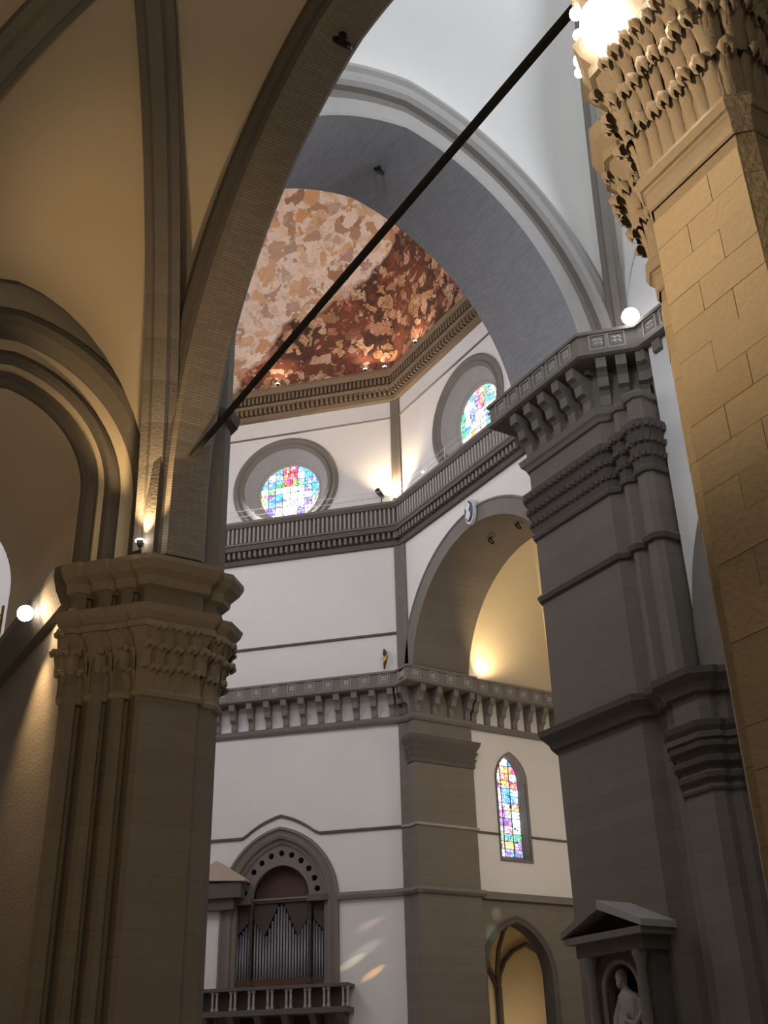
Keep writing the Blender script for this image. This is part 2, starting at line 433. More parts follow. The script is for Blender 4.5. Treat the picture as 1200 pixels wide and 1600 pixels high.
# ring of dome cornice and drum cornice, one thing each, following SE and S sides (and hidden ones too)
octv = [Vector((math.cos(math.radians(22.5 + 45 * k)) * A / math.cos(PI / 8), math.sin(math.radians(22.5 + 45 * k)) * A / math.cos(PI / 8))) for k in range(8)]
def oct_path(i0, n): return [tuple(octv[(i0 + k) % 8]) for k in range(n)]
# octv[0]=(22,9.1) S/SE ; octv[1]=(9.1,22) ; octv[7]=(22,-9.1)
vis = [tuple(octv[2]), tuple(octv[1]), tuple(octv[0]), tuple(octv[7]), tuple(octv[6])]
dc = thing('dome_cornice', (A, 0, Z_DOME), 'gilded brown cornice running under the painted dome', 'cornice')
mb = MB(); sweep(mb, vis, [(0, 50.4), (.35, 50.45), (.4, 50.8), (.25, 50.85), (.25, 51.25), (.7, 51.35), (.75, 51.6)], 1); mb.build('lower_moulding', 'gilt_cornice', dc)
mb = MB(); sweep(mb, vis, [(0, 51.6), (.45, 51.6), (.45, 52.35), (.9, 52.4), (1.0, 52.75), (.6, 52.8), (.6, 53.25), (0, 53.3)], 1); mb.build('frieze', 'gilt_cornice', dc)
dr = thing('drum_cornice', (A, 0, Z_DRUM), 'grey stone cornice with a close row of small balusters below the round windows', 'cornice')
mb = MB(); sweep(mb, vis, [(0, 37.6), (.25, 37.6), (.3, 37.95), (.2, 38.0), (.2, 38.5), (.75, 38.55), (.8, 38.8), (.5, 38.95), (.45, 39.1), (0, 39.1)], 1); mb.build('lower_moulding', 'stone_dark', dr)
mb = MB(); sweep(mb, vis, [(0, 39.1), (.55, 39.1), (.6, 39.25), (.3, 39.3), (.3, 40.55), (.6, 40.6), (.85, 40.8), (.85, 41.0), (0, 41.05)], 1); mb.build('frieze', 'stone_plain', dr)
def along(path, spacing, off, side=1, margin=.3):
    pts = offset_path(path, off, side); out = []
    for i in range(len(pts) - 1):
        a, b = pts[i], pts[i + 1]; L = (b - a).length; n = max(1, int(round((L - 2 * margin) / spacing)))
        d = (b - a).normalized(); nn = Vector((d.y, -d.x)) * side
        for k in range(n + 1):
            out.append((a + d * (margin + (L - 2 * margin) * k / n), d, nn))
    return out
def row_of_boxes(path, spacing, off, w, dep, z0, z1, side=1):
    mb = MB()
    for p, d, nn in along(path, spacing, off, side):
        q = lambda a, b, z: Vector((p.x + d.x * a + nn.x * b, p.y + d.y * a + nn.y * b, z))
        mb.hexa([q(-w / 2, 0, z0), q(w / 2, 0, z0), q(w / 2, dep, z0), q(-w / 2, dep, z0)], [q(-w / 2, 0, z1), q(w / 2, 0, z1), q(w / 2, dep, z1), q(-w / 2, dep, z1)])
    return mb
seen = [tuple(octv[1]), tuple(octv[0]), tuple(octv[7])]
for (par, m, sp, off, w, dep, z0, z1, nm) in ((dr, 'stone_light', .34, .3, .14, .24, 39.3, 40.55, 'baluster_row'), (dr, 'stone_plain', .42, .2, .2, .42, 38.02, 38.5, 'dentil_row'),
                                             (dc, 'gilt_cornice', .40, .25, .2, .4, 50.85, 51.28, 'dentil_row'), (dc, 'gilt_cornice', .34, .45, .17, .35, 51.75, 52.3, 'dentil_row')):
    o = row_of_boxes(seen, sp, off, w, dep, z0, z1).build(nm, m, par); o['kind'] = 'stuff'
# iron handrail on the drum cornice
hr = thing('handrail', (A, 0, 41.0), 'thin pale handrail standing on the cornice below the round windows', 'railing')
rp = offset_path(seen, .7, 1)
mb = MB()
for z in (41.5, 42.0): mb.tube([(p.x, p.y, z) for p in rp], .025, 5)
mb.build('rail', 'white_paint', hr)
for p, d, nn in along(seen, 2.2, .7): MB().tube([(p.x, p.y, 41.0), (p.x, p.y, 42.0)], .025, 5).build('post', 'white_paint', hr)

# pilaster strips at the drum corners + string courses
def strip_path(w, dep):   # around the S/SE corner
    return None
tr = struct('trim_1', (A, HL, 27))
mb = MB()
b0 = Vector(octv[0]); e1 = Vector((-K, K)); e2 = Vector((0, -1)); n1 = Vector((-K, -K)); n2 = Vector((-1, 0))
def corner_strip(mb, w1, w2, dep, z0, z1):
    c = b0 + (n1 + n2) * (dep / (1 + n1.dot(n2)))
    poly = [b0 + e1 * w1, b0 + e1 * w1 + n1 * dep, c, b0 + e2 * w2 + n2 * dep, b0 + e2 * w2, b0 + Vector((.3, .1))]
    mb.prism([tuple(p) for p in poly], z0, z1)
corner_strip(mb, .5, .45, .14, 41.0, 50.4); mb.build('corner_pilaster', 'stone', tr)
mb = MB(); corner_strip(mb, .55, .55, .14, 27.0, 37.7); mb.build('corner_pilaster', 'stone_plain', tr)
def course(name, path, z, h, dep, m='stone_dark', par=None):
    mb = MB(); sweep(mb, path, [(0, z - h / 2), (dep, z - h / 2), (dep * 1.2, z), (dep, z + h / 2), (0, z + h / 2)], 1)
    return mb.build(name, m, par)
t2 = struct('trim_2', (A, 0, 13))
course('string_course', seen, Z_SA, .12, .1, 'stone_plain', t2)
course('string_course', [tuple(octv[1]), tuple(b0 + e1 * .3)], Z_S1, .16, .12, 'stone_dark', t2)
sp = lambda s: (A - s * K, HL + s * K)
course('string_course', [sp(18.2), sp(4.95)], Z_S3 + .15, .42, .3, 'stone_dark', t2) if False else None
course('string_course', [sp(4.93), sp(.3)], Z_S3 + .15, .42, .3, 'stone_plain', t2)
course('string_course', [sp(18.2), sp(12.97)], Z_S3 + .15, .42, .3, 'stone_plain', t2)
# string course that rises over the organ arch as a hood
hood = [(18.2, 17.25)] + [(8.95 + u, z) for u, z in arc(-1.6, 6.4, 13.0, 0, 10)[::-1] if z > 17.15][::-1] + [(.3, 17.25)]
hood = [(18.2, 17.25), (11.6, 17.25)] + sorted([(8.95 + u, z) for u, z in arc(-1.5, 6.3, 12.45, 0, 22) if z > 17.25], reverse=True) + [(6.2, 17.25), (.3, 17.25)]
hood = sorted(hood, key=lambda q: -q[0])
mb = MB()
for off in (0,):
    rows = []
    for d, dz in ((0, -.09), (.12, -.09), (.15, 0), (.12, .09), (0, .09)): rows.append([PSE(s, z + dz, d) for s, z in hood])
    mb.grid(rows)
mb.build('string_course', 'stone_dark', t2)

# ------------------------------------------------------------------ stained glass windows
def stained(name, P, outline, u0, u1, z0, z1, nu, nz, d, pick, wframe=None):
    root = struct(name, P((u0 + u1) / 2, z0, d))
    du = (u1 - u0) / nu; dz = (z1 - z0) / nz; g = .025
    for i in range(nu):
        for j in range(nz):
            cell = [(u0 + du * i + g, z0 + dz * j + g), (u0 + du * (i + 1) - g, z0 + dz * j + g), (u0 + du * (i + 1) - g, z0 + dz * (j + 1) - g), (u0 + du * i + g, z0 + dz * (j + 1) - g)]
            c = clip(cell, outline)
            if len(c) < 3: continue
            ar = abs(sum(c[k - 1][0] * c[k][1] - c[k][0] * c[k - 1][1] for k in range(len(c)))) / 2
            if ar < .02: continue
            n = len(c); m = MB(); m.add([P(a, b, d) for a, b in c] + [P(a, b, d - .03) for a, b in c], [tuple(range(n)), tuple(range(2 * n - 1, n - 1, -1))] + [(k, (k + 1) % n, n + (k + 1) % n, n + k) for k in range(n)])
            m.build('pane', 'stained_glass_%d' % pick((i + .5) / nu * 2 - 1, (j + .5) / nz * 2 - 1), root)
    m = MB(); n = len(outline)
    m.add([P(a, b, d - .05) for a, b in outline], [tuple(range(n))]); m.build('lead_backing', 'lead', root)
    m = MB()
    for i in range(1, nu): m.pbox(P, u0 + du * i - .03, u0 + du * i + .03, z0, z1, d - .02, d + .03) if wframe else None
    if m.v: m.build('glazing_bar', 'lead', root)
    return root
def pick_round(a, b):
    r = math.hypot(a, b)
    if abs(a) < .22 and b > .25: return random.choice((3, 3, 7, 4))
    if abs(a) < .25: return random.choice((1, 2, 2, 1))
    if b > .15: return random.choice((0, 0, 0, 1, 5))
    if b < -.45: return random.choice((1, 2, 1, 4))
    return random.choice((1, 2, 6, 5, 4, 0, 1))
GD = -1.15
stained('window_1', PSE, circ(9.1, OC_Z, 2.42, 40), 6.68, 11.52, OC_Z - 2.42, OC_Z + 2.42, 8, 8, GD, pick_round)
stained('window_2', PS, circ(0, OC_Z, 2.42, 40), -2.42, 2.42, OC_Z - 2.42, OC_Z + 2.42, 8, 8, GD, pick_round)
def oculus(P, u, label):
    o = thing('oculus_frame', P(u, OC_Z - 4.3, 0), label, 'window frame')
    mb = MB(); ring(mb, P, u, OC_Z, [(4.3, -.05), (4.3, .12), (4.1, .2), (3.9, .12), (3.78, .05), (3.7, .16), (3.55, .1), (3.45, -.02), (3.4, -.05)]); mb.build('ring_moulding', 'stone_plain', o)
    mb = MB(); ring(mb, P, u, OC_Z, [(3.4, -.05), (3.35, -.2), (2.62, -1.0), (2.55, -.98), (2.42, -1.1), (2.42, -1.2)]); mb.build('splayed_reveal', 'stone_light', o)
oculus(PSE, 9.1, 'grey stone ring around the round stained-glass window seen almost face-on')
oculus(PS, 0, 'grey stone ring around the round stained-glass window seen at a slant on the right')

# ------------------------------------------------------------------ piers
def mir(path, sx): return [(x * sx, y) for x, y in path]
NAVE = [(8.2, -22.0), (8.2, -26.3), (8.6, -26.7), (8.6, -27.05), (8.3, -27.35), (8.3, -27.65), (8.0, -27.95), (7.95, -29.05)]
RESP = [(8.2, -29.3), (8.5, -29.3), (8.65, -29.55), (9.95, -29.55), (10.05, -29.45)]
AISL = [(10.05, -29.15), (10.3, -29.15), (10.42, -29.0), (10.42, -28.75), (10.72, -28.75), (10.85, -28.6), (10.85, -28.3), (11.2, -28.3), (11.35, -28.1), (11.35, -21.5)]
AISG = [(10.05, -29.0), (10.15, -29.0), (10.22, -29.2), (10.36, -29.2), (10.44, -29.05), (10.44, -28.6), (10.52, -28.6), (10.6, -28.85), (10.78, -28.85), (10.86, -28.7), (10.86, -28.1), (10.98, -28.1), (11.05, -28.4), (11.28, -28.4), (11.35, -28.2), (11.35, -21.5)]
FULL = NAVE + RESP + AISG
NAVES = [(8.2, -22.0), (8.2, -26.3), (8.48, -26.58), (8.48, -26.78), (8.22, -27.04), (8.22, -27.24), (8.42, -27.44), (8.42, -27.56), (8.16, -27.82), (8.16, -28.2)]
UPPERS = NAVES + [(8.35, -28.4), (9.2, -28.4), (10.6, -28.4), (11.35, -28.1), (11.35, -21.5)]
UPPER = NAVE + [(8.2, -29.3), (8.9, -29.3), (9.7, -29.3), (9.7, -27.4), (11.35, -27.4), (11.35, -21.5)]
def leaf_mesh():
    mb = MB(); rows = []
    path = [(0, .02), (.25, .06), (.5, .12), (.7, .22), (.84, .38), (.95, .60), (1.0, .86), (.93, 1.02), (.82, 1.0), (.78, .86)]   # z, out
    wid = [.36, .38, .40, .43, .47, .50, .50, .46, .36, .18]
    for i, (z, out) in enumerate(path):
        row = []
        for j in range(7):
            t = j / 3 - 1; lobe = .10 * (j % 2) * (1 if i > 2 else .5)
            row.append(Vector((t * wid[i] * (1 + .10 * ((i % 2) - .5)), out - .28 * t * t * min(1, out * 1.6 + .2) + lobe, z - .12 * t * t * (1 if i > 4 else .3))))
        rows.append(row)
    mb.grid(rows)
    return mb.mesh('acanthus_leaf', 'stone_carved', Vector((0, 0, 0)), True)
LEAF = leaf_mesh()
def scaleM(w, d, h): return Matrix.Diagonal((w, d, h, 1))
def rotZ(d, nn): return Matrix(((d.x, nn.x, 0, 0), (d.y, nn.y, 0, 0), (0, 0, 1, 0), (0, 0, 0, 1)))
def capital(root, path, side, z0=9.65, h=1.35, spacing=.36, rows=3, lw=.30, m='stone_carved', dep=.30, leaves=True, minlen=.2, keep=None):
    mb = MB(); sweep(mb, path, [(0, z0 - .18), (.07, z0 - .16), (.1, z0 - .08), (.07, z0), (.02, z0 + .03), (.05, z0 + .5 * h), (.16, z0 + .85 * h), (.30, z0 + h)], side); c = mb.build('capital_bell', m, root)
    mb = MB(); sweep(mb, path, [(.1, z0 + h), (.36, z0 + h), (.36, z0 + h + .14), (.30, z0 + h + .2), (.42, z0 + h + .34), (.48, z0 + h + .5), (.3, z0 + h + .56), (0, z0 + h + .56)], side); mb.build('abacus', m, root)
    if not leaves: return
    for r in range(rows):
        zz = z0 + .02 + h * r / rows * .98; lh = h / rows * 1.2; off = .03 + .09 * r
        for i in range(len(path) - 1):
            a, b = Vector(path[i]), Vector(path[i + 1]); L = (b - a).length
            if L < minlen or (keep and not keep((a + b) / 2)): continue
            d = (b - a) / L; nn = Vector((d.y, -d.x)) * side; n = max(1, int(round(L / spacing)))
            for k in range(n + (r % 2)):
                t = (k + .5) / n if r % 2 == 0 else k / n
                p = a + d * L * t + nn * off
                sx = 1 if (d.x * nn.y - d.y * nn.x) > 0 else -1
                place(LEAF, 'acanthus_leaf', root, Matrix.Translation((p.x, p.y, zz)) @ rotZ(d, nn) @ scaleM(lw * (.9 + .2 * random.random()), dep * (.85 + .3 * random.random()), lh * (.92 + .16 * random.random())))
def band(root, path, side, prof, m, name): 
    mb = MB(); sweep(mb, path, prof, side); return mb.build(name, m, root)
CORN = [(0, 12.05), (.16, 12.1), (.2, 12.3), (.36, 12.42), (.46, 12.6), (.46, 12.72), (.25, 12.8), (0, 12.9)]

# north-west octagon pier (left of the picture)
nw = thing('pier', (-9.6, -26, 0), 'clustered brown stone pier with leafy capital on the left of the picture', 'pier')
mb = MB(); mb.prism(mir(FULL, -1), 0, 12.9); mb.build('shaft', 'stone', nw)
mb = MB(); mb.prism(mir(UPPER, -1), 12.9, 27.0); mb.build('upper_shaft', 'stone', nw)
capital(nw, mir(NAVE[1:] + RESP + AISL[:-1], -1), -1, 9.65, 1.35, .3, 3, .3, dep=.26)
band(nw, mir(NAVE[1:] + RESP + AISL[:-1], -1), -1, CORN, 'stone_carved', 'upper_cornice')
band(nw, mir([AISL[-2], AISL[-1]], -1), -1, [(0, 11.8), (.2, 11.85), (.35, 12.15), (.45, 12.5), (.45, 12.75), (.2, 12.9), (0, 12.9)], 'stone_dark', 'passage_cornice')
band(nw, mir(NAVE[5:] + [(8.2, -29.3), (8.7, -29.3)], -1), -1, [(0, 17.2), (.16, 17.25), (.22, 17.5), (0, 17.6)], 'stone_dark', 'string_course')
band(nw, mir((NAVE + RESP + AISL)[5:-1], -1), -1, [(0, 0), (.35, 0), (.35, .5), (.2, .7), (.25, .9), (.05, 1.1), (0, 1.1)], 'stone_plain', 'plinth')

# south-west octagon pier (right of centre)
sw = thing('pier', (9.6, -25, 0), 'massive dark grey stone pier between the octagon arch and the nave, right of centre', 'pier')
mb = MB(); mb.prism(mir(FULL, 1), 0, 12.9); mb.build('shaft', 'stone', sw)
mb = MB(); mb.prism(UPPERS, 12.9, 24.4); mb.prism([(8.2, -22.0), (8.2, -26.3), (9.7, -27.8), (11.3, -27.8), (11.3, -21.5)], 24.4, 27.3); mb.build('upper_shaft', 'stone', sw)
capital(sw, [(8.3, -27.65)] + mir(NAVE[6:] + RESP + AISL[:3], 1), 1, 9.65, 1.35, .4, 2, .42, 'stone_dark', leaves=False)
for r, (zz, oo) in enumerate(((9.75, .1), (10.2, .17), (10.65, .24))): band(sw, [(8.3, -27.65)] + mir(NAVE[6:] + RESP + AISL[:3], 1), 1, [(.02, zz), (oo + .06, zz + .1), (oo + .1, zz + .25), (.05, zz + .34)], 'stone_dark', 'leaf_roll')
swp = mir(NAVE + RESP + AISL[:3], 1)
swp0 = [(9.4, -21.2), (8.2, -22.0)] + swp[1:]
band(sw, swp0, 1, [(0, 12.45), (.2, 12.5), (.3, 12.75), (.55, 12.95), (.6, 13.15), (.3, 13.25), (0, 13.3)], 'stone_dark', 'middle_cornice')
np_ = [(9.4, -21.2)] + NAVES + [(8.35, -28.4), (9.0, -28.4)]
band(sw, np_, 1, [(0, 18.25), (.12, 18.28), (.18, 18.45), (.1, 18.55), (0, 18.6)], 'stone_dark', 'string_course')
band(sw, np_, 1, [(0, 20.9), (.1, 20.95), (.14, 21.1), (.05, 21.2), (.1, 21.45), (.15, 21.6), (.06, 21.65), (.15, 22.0), (.22, 22.15), (.1, 22.2), (.2, 22.5), (.3, 22.75), (.34, 22.95), (.2, 23.0), (0, 23.0)], 'stone_dark', 'upper_capital')
mb = MB()
for off, zz in ((.17, 21.48), (.24, 22.03), (.32, 22.6)):
    for p, d, nn in along(np_, .3, off - .06, 1, .1):
        q = lambda a, b, z: Vector((p.x + d.x * a + nn.x * b, p.y + d.y * a + nn.y * b, z))
        mb.hexa([q(-.08, 0, zz), q(.08, 0, zz), q(.06, .1, zz + .03), q(-.06, .1, zz + .03)], [q(-.08, 0, zz + .18), q(.08, 0, zz + .18), q(.08, .13, zz + .2), q(-.08, .13, zz + .2)])
o = mb.build('leaf_row', 'stone_dark', sw); o['kind'] = 'stuff'
band(sw, np_, 1, [(0, 24.0), (.1, 24.05), (.16, 24.2), (0, 24.3)], 'stone_plain', 'string_course')

# free-standing arcade pier close by on the right, with separate stone blocks
CX, CY = -9.35, -46.96
q4 = [(.5, 1.6), (.62, 1.48), (.62, 1.02), (.86, 1.02), (1.0, .88), (1.0, .7), (1.44, .7), (1.55, .62)]
half = [(y, -x) for x, y in q4]                      # +X side pilaster, lower half
quad = [(y, x) for x, y in q4]                       # from the +X pilaster (offset x along Y) round to the +Y pilaster
near = []
for k in range(4):
    c_, s_ = (1, 0, -1, 0)[k], (0, 1, 0, -1)[k]
    near += [(x * c_ - y * s_, x * s_ + y * c_) for x, y in quad]
near = [(CX + x, CY + y) for x, y in near]
rp_ = thing('pier', (CX, CY, 0), 'warmly lit stone pier with carved leafy capital, close by on the right edge', 'pier')
core = [(CX + (x - CX) * .985, CY + (y - CY) * .985) for x, y in near]
mb = MB(); mb.prism(core, 0, 12.9); mb.build('core', 'mortar', rp_)
mb = MB(); mb.prism(near, 0, 5 * .335); mb.build('lower_shaft', 'stone_block', rp_)
ln = near + [near[0]]
ck = len(near)
ch = .335; nz = int(9.2 / ch)
for j in range(5, nz):
    z0 = j * ch; z1 = z0 + ch - .0035
    for i in range(ck):
        a, b = Vector(near[i]), Vector(near[(i + 1) % ck]); mid = (a + b) / 2
        L = (b - a).length; d = (b - a) / L; nn = Vector((d.y, -d.x))
        if mid.x > CX - .5 or nn.dot(Vector((-17.5, -51.8)) - mid) < -1.2: continue          # only the sides that face this aisle
        cuts = [0, 1]
        if L > .8: cuts = [0, .36, 1] if j % 2 else [0, .66, 1]
        for c in range(len(cuts) - 1):
            p0 = a + d * L * cuts[c] + d * (.004 if c else 0); p1 = a + d * L * cuts[c + 1] - d * (.004 if c < len(cuts) - 2 else 0)
            jt = .006 * random.random()
            m = MB(); ii = -nn * .1; oo = nn * jt
            m.hexa([(*(p0 + ii), z0), (*(p1 + ii), z0), (*(p1 + oo), z0), (*(p0 + oo), z0)], [(*(p0 + ii), z1), (*(p1 + ii), z1), (*(p1 + oo), z1), (*(p0 + oo), z1)])
            m.build('stone_block', 'stone_block', rp_)
mb = MB(); sweep(mb, ln, [(0, 9.2), (.02, 9.22), (.02, 9.4), (.04, 9.42), (.04, 9.46), (0, 9.47)], 1); mb.build('collar', 'stone_carved', rp_)
capital(rp_, ln, 1, 9.62, 1.45, .165, 3, .18, 'stone_carved', .20, minlen=.1, keep=lambda m: m.x < CX + .75)
band(rp_, ln, 1, [(o_, z + .1) for o_, z in CORN], 'stone_carved', 'upper_cornice')
band(rp_, ln, 1, [(0, 0), (.35, 0), (.35, .5), (.2, .7), (.25, .9), (.05, 1.1), (0, 1.1)], 'stone_plain', 'plinth')
mb = MB(); mb.prism(core, 12.9, 15.0); mb.build('upper_shaft', 'stone', rp_)

# corner pier between the organ wall and the south tribune
cp = thing('pier', (24, 8.7, 0), 'brown corner pier with small capital between the organ wall and the tribune', 'pier')
JP = [sp(.75), sp(.75 - .0), (21.75, 8.75), (21.85, 8.2), (26.6, 8.2), (26.6, 9.6)]
JP = [(sp(.62)[0] - .12, sp(.62)[1] - .12), (21.83, 9.04), (21.83, 8.2), (26.6, 8.2), (26.6, 9.7)]
mb = MB(); mb.prism(JP + [(23.5, 11.2)], 0, 27.0); mb.build('shaft', 'stone', cp)
JP2 = JP[:]
side_cp = -1
band(cp, JP, 1, [(0, Z_S3 - .1), (.2, Z_S3), (.32, Z_S3 + .15), (.25, Z_S3 + .36), (0, Z_S3 + .4)], 'stone_plain', 'string_course')
band(cp, JP, 1, [(0, Z_S2 - .08), (.1, Z_S2 - .08), (.12, Z_S2 + .08), (0, Z_S2 + .1)], 'stone_light', 'string_course')
band(cp, JP[1:], 1, [(0, 21.25), (.08, 21.3), (.12, 21.5), (.06, 21.55), (.2, 21.85), (.1, 21.95), (.28, 22.3), (.18, 22.4), (.4, 22.8), (.45, 23.05), (.2, 23.15), (0, 23.2)], 'stone_dark', 'capital')

# ------------------------------------------------------------------ gallery on brackets
def bracket_mesh():
    mb = MB(); prof = [(0, 0), (.12, 0), (.2, .12), (.22, .55), (.34, .7), (.52, .78), (.58, 1.15), (.72, 1.3), (.9, 1.4), (.92, 1.85), (0, 1.85)]
    w = .2; n = len(prof)
    vs = [(-w, y, z) for y, z in prof] + [(w, y, z) for y, z in prof]
    mb.add(vs, [tuple(range(n - 1, -1, -1)), tuple(range(n, 2 * n))] + [(i, (i + 1) % n, n + (i + 1) % n, n + i) for i in range(n)])
    return mb.mesh('bracket', 'stone_plain', Vector((0, 0, 0)))
def rosette_mesh():
    mb = MB()
    for k in range(4):
        a = PI / 4 + k * PI / 2; cx, cz = math.cos(a) * .12, math.sin(a) * .12
        n = 8; mb.add([(cx, .07, cz)] + [(cx + .12 * math.cos(2 * PI * j / n), 0, cz + .12 * math.sin(2 * PI * j / n)) for j in range(n)], [(0, 1 + j, 1 + (j + 1) % n) for j in range(n)])
    fr = .34
    for (x0, x1, z0, z1) in ((-fr, fr, fr - .05, fr), (-fr, fr, -fr, -fr + .05), (-fr, -fr + .05, -fr + .05, fr - .05), (fr - .05, fr, -fr + .05, fr - .05)): mb.box(x0, x1, 0, .04, z0, z1)
    return mb.mesh('quatrefoil_panel', 'stone_light', Vector((0, 0, 0)))
BR = bracket_mesh(); RO = rosette_mesh()
def gallery(path, side, loc, label, spacing=1.27, zb=Z_GAL, vis=None):
    g = thing('gallery', loc, label, 'gallery')
    mb = MB(); sweep(mb, path, [(0, zb - .1), (.12, zb - .1), (.24, zb + .05), (.3, zb + .3), (0, zb + .35)], side); mb.build('base_moulding', 'stone_plain', g)
    mb = MB(); sweep(mb, path, [(0, zb + 2.15), (.98, zb + 2.15), (1.1, zb + 2.22), (1.1, zb + 2.4), (1.0, zb + 2.45), (1.0, zb + 3.12), (1.1, zb + 3.16), (1.1, zb + 3.3), (.82, zb + 3.3), (.82, zb + 2.45), (0, zb + 2.45)], side); pp = mb.build('parapet', 'stone_plain', g)
    for p, d, nn in along(path, spacing, 0, side, .35):
        M = Matrix.Translation((p.x, p.y, zb + .3)) @ rotZ(d, nn); place(BR, 'bracket', g, M)
    for p, d, nn in along(path, spacing, 1.0, side, .75):
        M = Matrix.Translation((p.x, p.y, zb + 2.79)) @ rotZ(d, nn); place(RO, 'quatrefoil_panel', pp, M)
    return g
TRW = [(26.6, 8.5), (34.5, 8.5), (38.6, 4.2), (38.6, -4.2), (34.5, -8.5), (26.6, -8.5)]
gallery([sp(17.9), (sp(.62)[0] - .12, sp(.62)[1] - .12), (21.83, 9.04), (21.83, 8.2), (26.6, 8.2)], 1, (A, HL, Z_GAL), 'bracketed stone gallery crossing the white organ wall and wrapping the corner pier')
gallery([(26.62, 8.45), (34.5, 8.45), (38.55, 4.2), (38.55, -4.2)], 1, (32, 8.5, Z_GAL), 'short stretch of bracketed gallery inside the tribune above the lancet window', 1.15)
gallery([(10.3, -20.8), (8.9, -22.0), (8.2, -22.0), (8.2, -26.3), (9.76, -27.86), (9.76, -46.5)][1:] , 1, (8.2, -24, Z_GAL), 'large bracketed stone gallery on top of the massive grey pier', .86)

# ------------------------------------------------------------------ big arches
wa = thing('arch', (0, -24, 26.6), 'broad grey arch framing the painted dome between nave and octagon', 'arch')
mb = MB(); arch_sweep(mb, PW, *W_ARCH, [(.45, -4.35), (0, -4.35), (0, 0)], n=24); mb.build('soffit', 'brick_grey', wa)
mb = MB(); arch_sweep(mb, PW, *W_ARCH, [(0, 0), (.12, .05), (.75, .05), (.85, 0)], n=24); mb.build('inner_moulding', 'stone_light', wa)
mb = MB(); arch_sweep(mb, PW, *W_ARCH, [(.85, 0), (.92, -.2), (1.15, -.32), (1.4, -.2), (1.45, .05)], n=24); mb.build('hollow_moulding', 'stone_plain', wa)  # darker stone puts the shade of the recess into its colour
mb = MB(); arch_sweep(mb, PW, *W_ARCH, [(1.45, .05), (1.55, .25), (1.72, .34), (1.9, .3), (2.0, .12), (2.15, .1), (2.25, .3), (2.4, .3), (2.5, .0), (2.5, -.6)], n=24); mb.build('outer_moulding', 'stone_light', wa)
sa = thing('arch', (24, 0, 26.9), 'round brown stone arch opening into the yellow tribune', 'arch')
mb = MB(); arch_sweep(mb, PS, *S_ARCH, [(.0, .14), (0, -4.6), (.5, -4.6)], n=24); mb.build('soffit', 'stone', sa)
mb = MB(); arch_sweep(mb, PS, *S_ARCH, [(0, .14), (1.05, .14), (1.12, .22), (1.25, .18), (1.25, -.1)], n=24); mb.build('archivolt', 'stone_plain', sa)
# shield on the crown of that arch
sh = thing('coat_of_arms', PS(0, 35.3, .2), 'small white-rimmed oval shield fixed to the crown of the brown arch', 'shield')
for r, d, m, nm in ((1.0, .45, 'white_paint', 'rim'), (.82, .52, 'blue_paint', 'field')):
    pts = []
    for k in range(20):
        a = 2 * PI * k / 20; pts.append((math.cos(a) * .52 * r, math.sin(a) * .9 * r * (1 if math.sin(a) > 0 else 1.1)))
    n = 20; b = MB(); b.add([PS(u, 36.1 + z, .2) for u, z in pts] + [PS(u, 36.1 + z, d) for u, z in pts], [tuple(range(n, 2 * n))] + [(k, (k + 1) % n, n + (k + 1) % n, n + k) for k in range(n)]); b.build(nm, m, sh)
b = MB(); b.add([PS(u, 36.1 + z, .56) for u, z in ((-.3, .3), (0, .75), (.3, .3), (.12, 0), (.3, -.4), (0, -.75), (-.3, -.4), (-.12, 0))], [(0, 1, 2, 3, 7), (3, 4, 5, 6, 7)]); b.build('emblem', 'white_paint', sh)
def ringobj(P, label):
    rr = thing('iron_ring', P, label, 'ring'); m = MB(); pts = [Vector(P) + Vector((math.cos(2 * PI * k / 14) * .2, math.sin(2 * PI * k / 14) * .1, -.25 + math.sin(2 * PI * k / 14) * .2)) for k in range(15)]
    m.tube(pts, .05, 6); m.build('hoop', 'iron', rr); m = MB(); m.tube([Vector(P) + Vector((0, 0, .08)), Vector(P) + Vector((0, 0, -.1))], .09, 8); m.build('socket', 'iron', rr)
ringobj((24, 1.0, 35.1), 'left one of two iron rings under the brown tribune arch')
ringobj((24, -2.0, 34.88), 'right one of two iron rings under the brown tribune arch')
ringobj((-9.3, -37.5, 22.45), 'dark iron ring under the crown of the near brick arch')
ringobj((.1, -24.0, 35.25), 'dark iron ring under the crown of the grey arch before the dome')

# ------------------------------------------------------------------ nave arcade arches (north = close, south = far)
PA = {s: frame((9.35 * s, -37.55), (0, 1), (-s, 0)) for s in (-1, 1)}    # d towards the nave axis
na = thing('arch', (-9.35, -37.55, 14.4), 'tall brick arch sweeping up from the left pier, close to the camera', 'arch')
soff = [(.6, -.75), (.35, -.62), (.1, -.55), (0, -.45), (0, .45), (.1, .55), (.3, .62), (.3, .75)]
mb = MB(); arch_sweep(mb, PA[-1], *N_ARC, [(.1, -.52), (0, -.42), (0, .45), (.1, .55)], legs=12.8, n=26); mb.build('soffit', 'brick', na)
mb = MB(); arch_sweep(mb, PA[-1], *N_ARC, [(.1, -.52), (.14, -.62), (.1, -.72), (.2, -.86), (.36, -.9), (.5, -.86), (.62, -.7)], legs=12.8, n=26); mb.build('aisle_rib', 'stone_dark', na)
mb = MB(); arch_sweep(mb, PA[-1], *N_ARC, [(.1, .55), (.8, .55), (.85, .3)], legs=12.8, n=26); mb.build('nave_face', 'stone', na)
sa2 = thing('arch', (9.35, -37.55, 14.4), 'grey arcade arch springing from the far side of the massive pier', 'arch')
mb = MB(); arch_sweep(mb, PA[1], *N_ARC, [(.1, -.52), (0, -.42), (0, .45), (.1, .55)], legs=12.8, n=26); mb.build('soffit', 'brick_grey', sa2)
